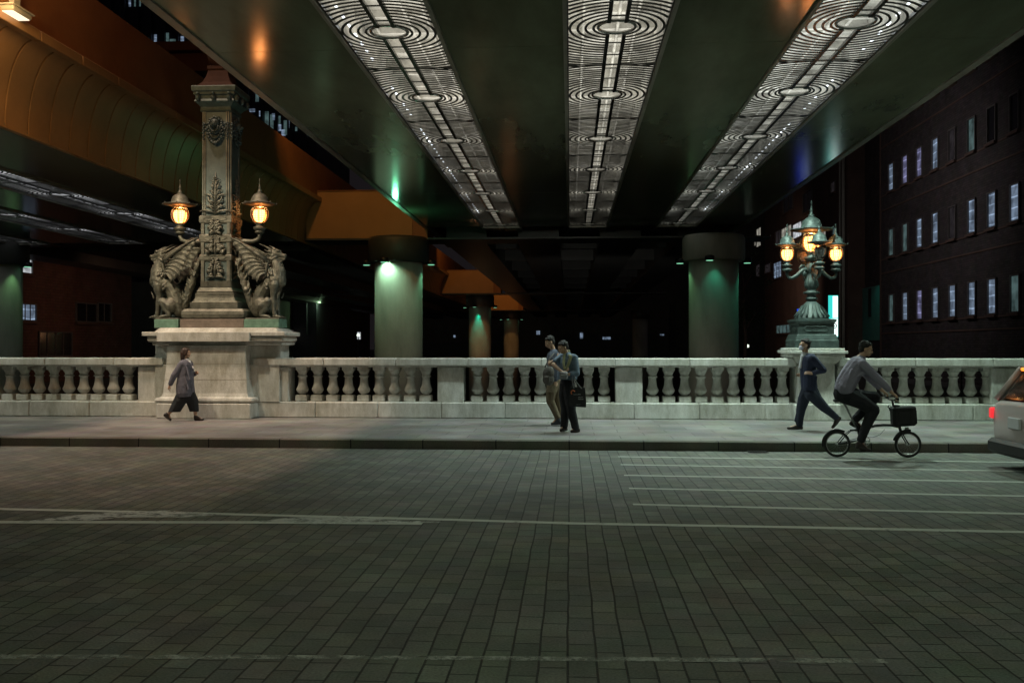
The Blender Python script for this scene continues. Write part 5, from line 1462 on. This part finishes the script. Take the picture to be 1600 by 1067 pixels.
mb = MB(); mb.cap(KB(150,552), .035, KB(200,552), .03); mb.cap(KB(200,552), .03, KB(285,560), .014); mb.ball(KB(160,552), (.07,.075,.03)); mb.build('saddle', M['black'], bike, remesh=.007, smooth_it=2)
mb = MB(); mb.tube([KB(652,745), KB(610,600), KB(600,545)], .015, n=8); mb.tube([KB(598,530,-.25), KB(592,545,-.12), KB(600,548,0), KB(592,545,.12), KB(598,530,.25)], .011, n=7)
hb = mb.build('handlebar', M['bframe'], bike)
for y in (-.23, .23):
    mb = MB(); mb.tube([KB(598,532,y-.05), KB(596,534,y+.05)], .016, n=8); mb.build('grip', M['black'], hb)
mb = MB(); mb.tube([V((bb.x+.075*math.cos(a*PI/12), -.05, bb.z+.075*math.sin(a*PI/12))) for a in range(24)], .006, n=5, closed=True)
for k in range(5): a = k*2*PI/5; mb.tube([V((bb.x,-.05,bb.z)), V((bb.x+.075*math.cos(a), -.05, bb.z+.075*math.sin(a)))], .006, n=5)
mb.build('chainring', M['chrome'], bike)
mb = MB(); mb.tube([V((bb.x,-.05,bb.z+.073)), V((rh.x,-.045,.235))], .005, n=4); mb.tube([V((bb.x,-.05,bb.z-.073)), V((rh.x,-.045,.185))], .005, n=4); mb.build('chain', M['black'], bike)
pn = KB(345,955,-.11); pf = KB(340,800,.11)
for (pp, y) in ((pn,-.07), (pf,.07)):
    mb = MB(); mb.tube([V((bb.x,y,bb.z)), V((pp.x,y,pp.z))], .010, n=6); o = mb.build('crank', M['chrome'], bike)
    mb = MB(); mb.box(pp.x-.045, pp.x+.045, pp.y-.04 if y < 0 else pp.y-.04, pp.y+.04, pp.z-.01, pp.z+.01, bev=.004); mb.build('pedal', M['black'], o)
mb = MB(); mb.tube([KB(540,785), KB(500,830), KB(450,850), KB(400,850)], .004, n=4); mb.build('cable', M['black'], bike)
mb = MB(); mb.lathe([(.012,0), (.022,.01), (.024,.05), (.015,.055)], n=10, M=Matrix.Translation(KB(700,778)) @ Matrix.Rotation(PI/2, 4, 'Y')); mb.build('front_lamp', M['chrome'], bike)
fb = thing('front_bag', KB(690,680)+V((x0, Yb, 0)), 'black pannier bag mounted at the front of the folding bicycle', 'bag')
mb = MB(); mb.box(-.185, .185, -.10, .10, -.15, .13, M=Matrix.Rotation(R(-3),4,'Y'), bev=.04); mb.build('bag_body', M['tote'], fb)
mb = MB(); mb.box(-.19, .17, -.105, .105, .08, .16, bev=.02, M=Matrix.Rotation(R(-3),4,'Y')); mb.ball((-.12,-.02,.16), (.06,.05,.03)); mb.build('flap', M['tote'], fb)
mb = MB()
for x in (-.1, .09): mb.box(x-.012, x+.012, -.112, -.101, -.12, .14)
mb.tube([(-.2,0,.12), (-.24,0,.15), (-.22,0,.18)], .01, n=5); mb.build('straps', M['tote'], fb)

t = thing('person', (x0, Yb, 0), 'cyclist in a grey-violet long-sleeved shirt and dark trousers leaning over the handlebar', 'person')
K = KB
J = dict(pelvis=K(215,495), chest=K(300,270), neck=K(355,195), head=K(392,135), face=V((1,-.25,-.25)), lat=V((0,1,0)),
    shL=K(345,250,.18), shR=K(335,255,-.18), hipL=K(225,510,.09), hipR=K(225,510,-.09),
    elR=K(470,395,-.25), wrR=K(560,485,-.24), hdR=V((.8,0,-.6)), pnR=V((-.3,.0,-.9)),
    elL=K(480,390,.26), wrL=K(565,480,.24), hdL=V((.8,0,-.6)), pnL=V((-.3,.0,-.9)), thL=1, thR=-1,
    knR=K(445,600,-.10), anR=K(325,890,-.10), toeR=K(395,948,-.12),
    knL=K(485,520,.10), anL=K(320,715,.10), toeL=K(385,785,.12))
J['knR'] = K(440,640,-.10); 
P, q = body_build(t, J, 1.0, curls=(1.3,1.3)); face_bits(t, P, q, 1.0)
def f(mb):
    mb.chain([(K(350,215), .08), (K(318,265), .15), (K(270,340), .16), (K(230,415), .16), (K(215,460), .15)])
    for sy in (-1, 1): mb.chain([(K(325,260,sy*.08), .125), (K(265,350,sy*.08), .13), (K(215,450,sy*.07), .135)])
    for k, s_ in (('R',-1), ('L',1)):
        mb.chain([(J['sh'+k], .082), (J['el'+k], .062), (J['el'+k]*.35+J['wr'+k]*.65, .046)]); mb.cap(K(335,240,s_*.08), .08, J['sh'+k], .08)
    mb.cap(K(250,300,-.2), .02, K(200,440,-.18), .03); mb.cap(K(380,300,-.2), .02, K(300,350,-.19), .02)
o = cloth(t, 'shirt', M['rider'], f)
def f(mb):
    mb.ball(K(225,510), (.15,.18,.125)); mb.chain([(K(205,495), .15), (K(350,525,.08), .12), (K(470,528,.10), .10), (K(400,625,.10), .08), (K(330,700,.10), .068)])
    mb.chain([(K(215,500), .15), (K(340,560,-.08), .12), (K(435,625,-.10), .098), (K(375,760,-.10), .076), (K(335,865,-.10), .064)])
cloth(t, 'trousers', M['dkpants'], f)
hair_short(t, P, q)
shoe(t, J['anR'], K(400,950,-.12), K(305,925,-.11)); shoe(t, J['anL'], K(385,790,.12), K(290,745,.11))

# ================================================================== CAR AT THE RIGHT EDGE
Yc = 13.35
xc = gx(1551, Yc+.72)
M['carpaint'] = mat('pale_rose_car_paint', (.62,.53,.53), .3, .1, .04, 2, spec=.6)
M['carglass'] = mat('dark_car_glass', (.012,.014,.014), .06, 0, 0, spec=.8)
M['plastic'] = mat('black_plastic', (.025,.025,.027), .5, 0, .1, 5)
M['tail_red'] = glow('red_tail_lamp', (1.0,.04,.05), .8); M['tail_amber'] = glow('amber_lamp', (1.0,.28,.03), 1.6)
car = thing('parked_taxi', (xc, Yc, 0), 'pale rose-white hatchback taxi driving right, only its rear corner in view at the right edge', 'car')
car.name = 'taxi_car'
# stations along x: (x, half width at belt, bottom z, belt z, roof z, roof half width)
st = [(0.0,.70,.42,.90), (.05,.79,.34,.95), (.25,.83,.28,.98), (1.2,.845,.24,.98), (2.6,.845,.24,.97), (3.3,.84,.25,.95), (3.9,.80,.28,.82), (4.2,.70,.34,.68), (4.28,.60,.42,.60)]
mb = MB(); vs = []; fs = []
def ring(x, hw, zb_, zt):
    pts = []
    for (a, b_) in ((-.86,0), (-.97,.10), (-1,.35), (-.985,.7), (-.93,.95), (-.80,1.0), (-.4,1.02), (0,1.025), (.4,1.02), (.80,1.0), (.93,.95), (.985,.7), (1,.35), (.97,.10), (.86,0)):
        pts.append((x, a*hw, zb_+(zt-zb_)*b_))
    return pts
n = 15
for s_ in st: vs += ring(*s_)
for j in range(len(st)-1):
    for k in range(n): fs.append((j*n+k, j*n+(k+1) % n, (j+1)*n+(k+1) % n, (j+1)*n+k))
fs += [tuple(range(n)), tuple(range(len(st)*n-1, (len(st)-1)*n-1, -1))]
mb.add(vs, fs, True); mb.build('body', M['carpaint'], car)
mb = MB(); vs = []; fs = []
gs = [(.10,.74,.96,.99), (.42,.66,.96,1.46), (.9,.66,.96,1.52), (1.8,.67,.96,1.54), (2.5,.66,.96,1.50), (3.3,.72,.94,.97)]
for x, hw, zb_, zt in gs:
    vs += [(x,-.78,zb_), (x,-hw-.02,zt-.04), (x,-hw*.8,zt), (x,0,zt+.015), (x,hw*.8,zt), (x,hw+.02,zt-.04), (x,.78,zb_)]
for j in range(len(gs)-1):
    for k in range(6): fs.append((j*7+k, j*7+k+1, j*7+8+k, j*7+7+k))
mb.add(vs, fs, False); mb.build('glasshouse', M['carglass'], car)
mb = MB()       # roof panel and pillars stand proud of the glass
vs = []; fs = []
for x, hw, zt in ((.36,.655,1.465), (.9,.665,1.535), (1.8,.675,1.555), (2.5,.665,1.515)):
    vs += [(x,-hw-.03,zt-.06), (x,-hw*.8,zt), (x,0,zt+.018), (x,hw*.8,zt), (x,hw+.03,zt-.06)]
for j in range(3):
    for k in range(4): fs.append((j*5+k, j*5+k+1, j*5+6+k, j*5+5+k))
mb.add(vs, fs, True)
for sy in (-1, 1):
    for (xa, za, xb, zb_, w_) in ((.08,.97,.40,1.44,.05), (1.45,.97,1.45,1.5,.035), (2.5,1.5,3.3,.96,.035)):
        mb.tube([(xa, sy*.775, za), (xb, sy*.69, zb_)], w_, n=6, flat=.35)
mb.build('roof', M['carpaint'], car)
mb = MB(); mb.box(-.06, .30, -.80, .80, .20, .42, bev=.05); mb.build('rear_bumper', M['plastic'], car)
mb = MB(); mb.box(.3, 4.0, -.835, .835, .17, .28, bev=.02); mb.build('sill', M['plastic'], car)
for sy in (-1, 1):
    mb = MB(); mb.box(-.03, .10, sy*.745-.05, sy*.745+.05, .70, .86, bev=.02); mb.build('tail_lamp', M['tail_red'], car)
    mb = MB(); mb.box(4.15, 4.27, sy*.6-.12, sy*.6+.12, .58, .68, bev=.02); mb.build('headlight', M['chrome'], car)
    for xw in (.80, 3.35):
        mb = MB(); mb.lathe([(.20,-.10), (.29,-.10), (.315,-.07), (.315,.07), (.29,.10), (.20,.10)], n=28, M=Matrix.Translation((xw, sy*.76, .315)) @ Matrix.Rotation(PI/2, 4, 'X')); w_ = mb.build('wheel', M['tyre'], car)
        mb = MB(); mb.lathe([(.20,-.105), (.21,-.09), (.21,.09), (.20,.105)], n=24, M=Matrix.Translation((xw, sy*.76, .315)) @ Matrix.Rotation(PI/2, 4, 'X')); mb.build('rim', M['chrome'], w_)
mb = MB(); mb.box(.42, .50, -.35, .35, 1.445, 1.485, bev=.012); mb.build('high_brake_lamp', M['tail_red'], car)
mb = MB(); mb.box(.30, .38, .30, .52, 1.40, 1.45, bev=.012); mb.build('amber_lamp', M['tail_amber'], car)
mb = MB(); mb.box(-.045, -.005, -.17, .17, .60, .76, bev=.01); mb.build('number_plate', M['shirt_w'], car)
mb = MB(); mb.tube([(.03,-.3,.98), (.22,-.05,1.22)], .01, n=5); mb.build('rear_wiper', M['plastic'], car)
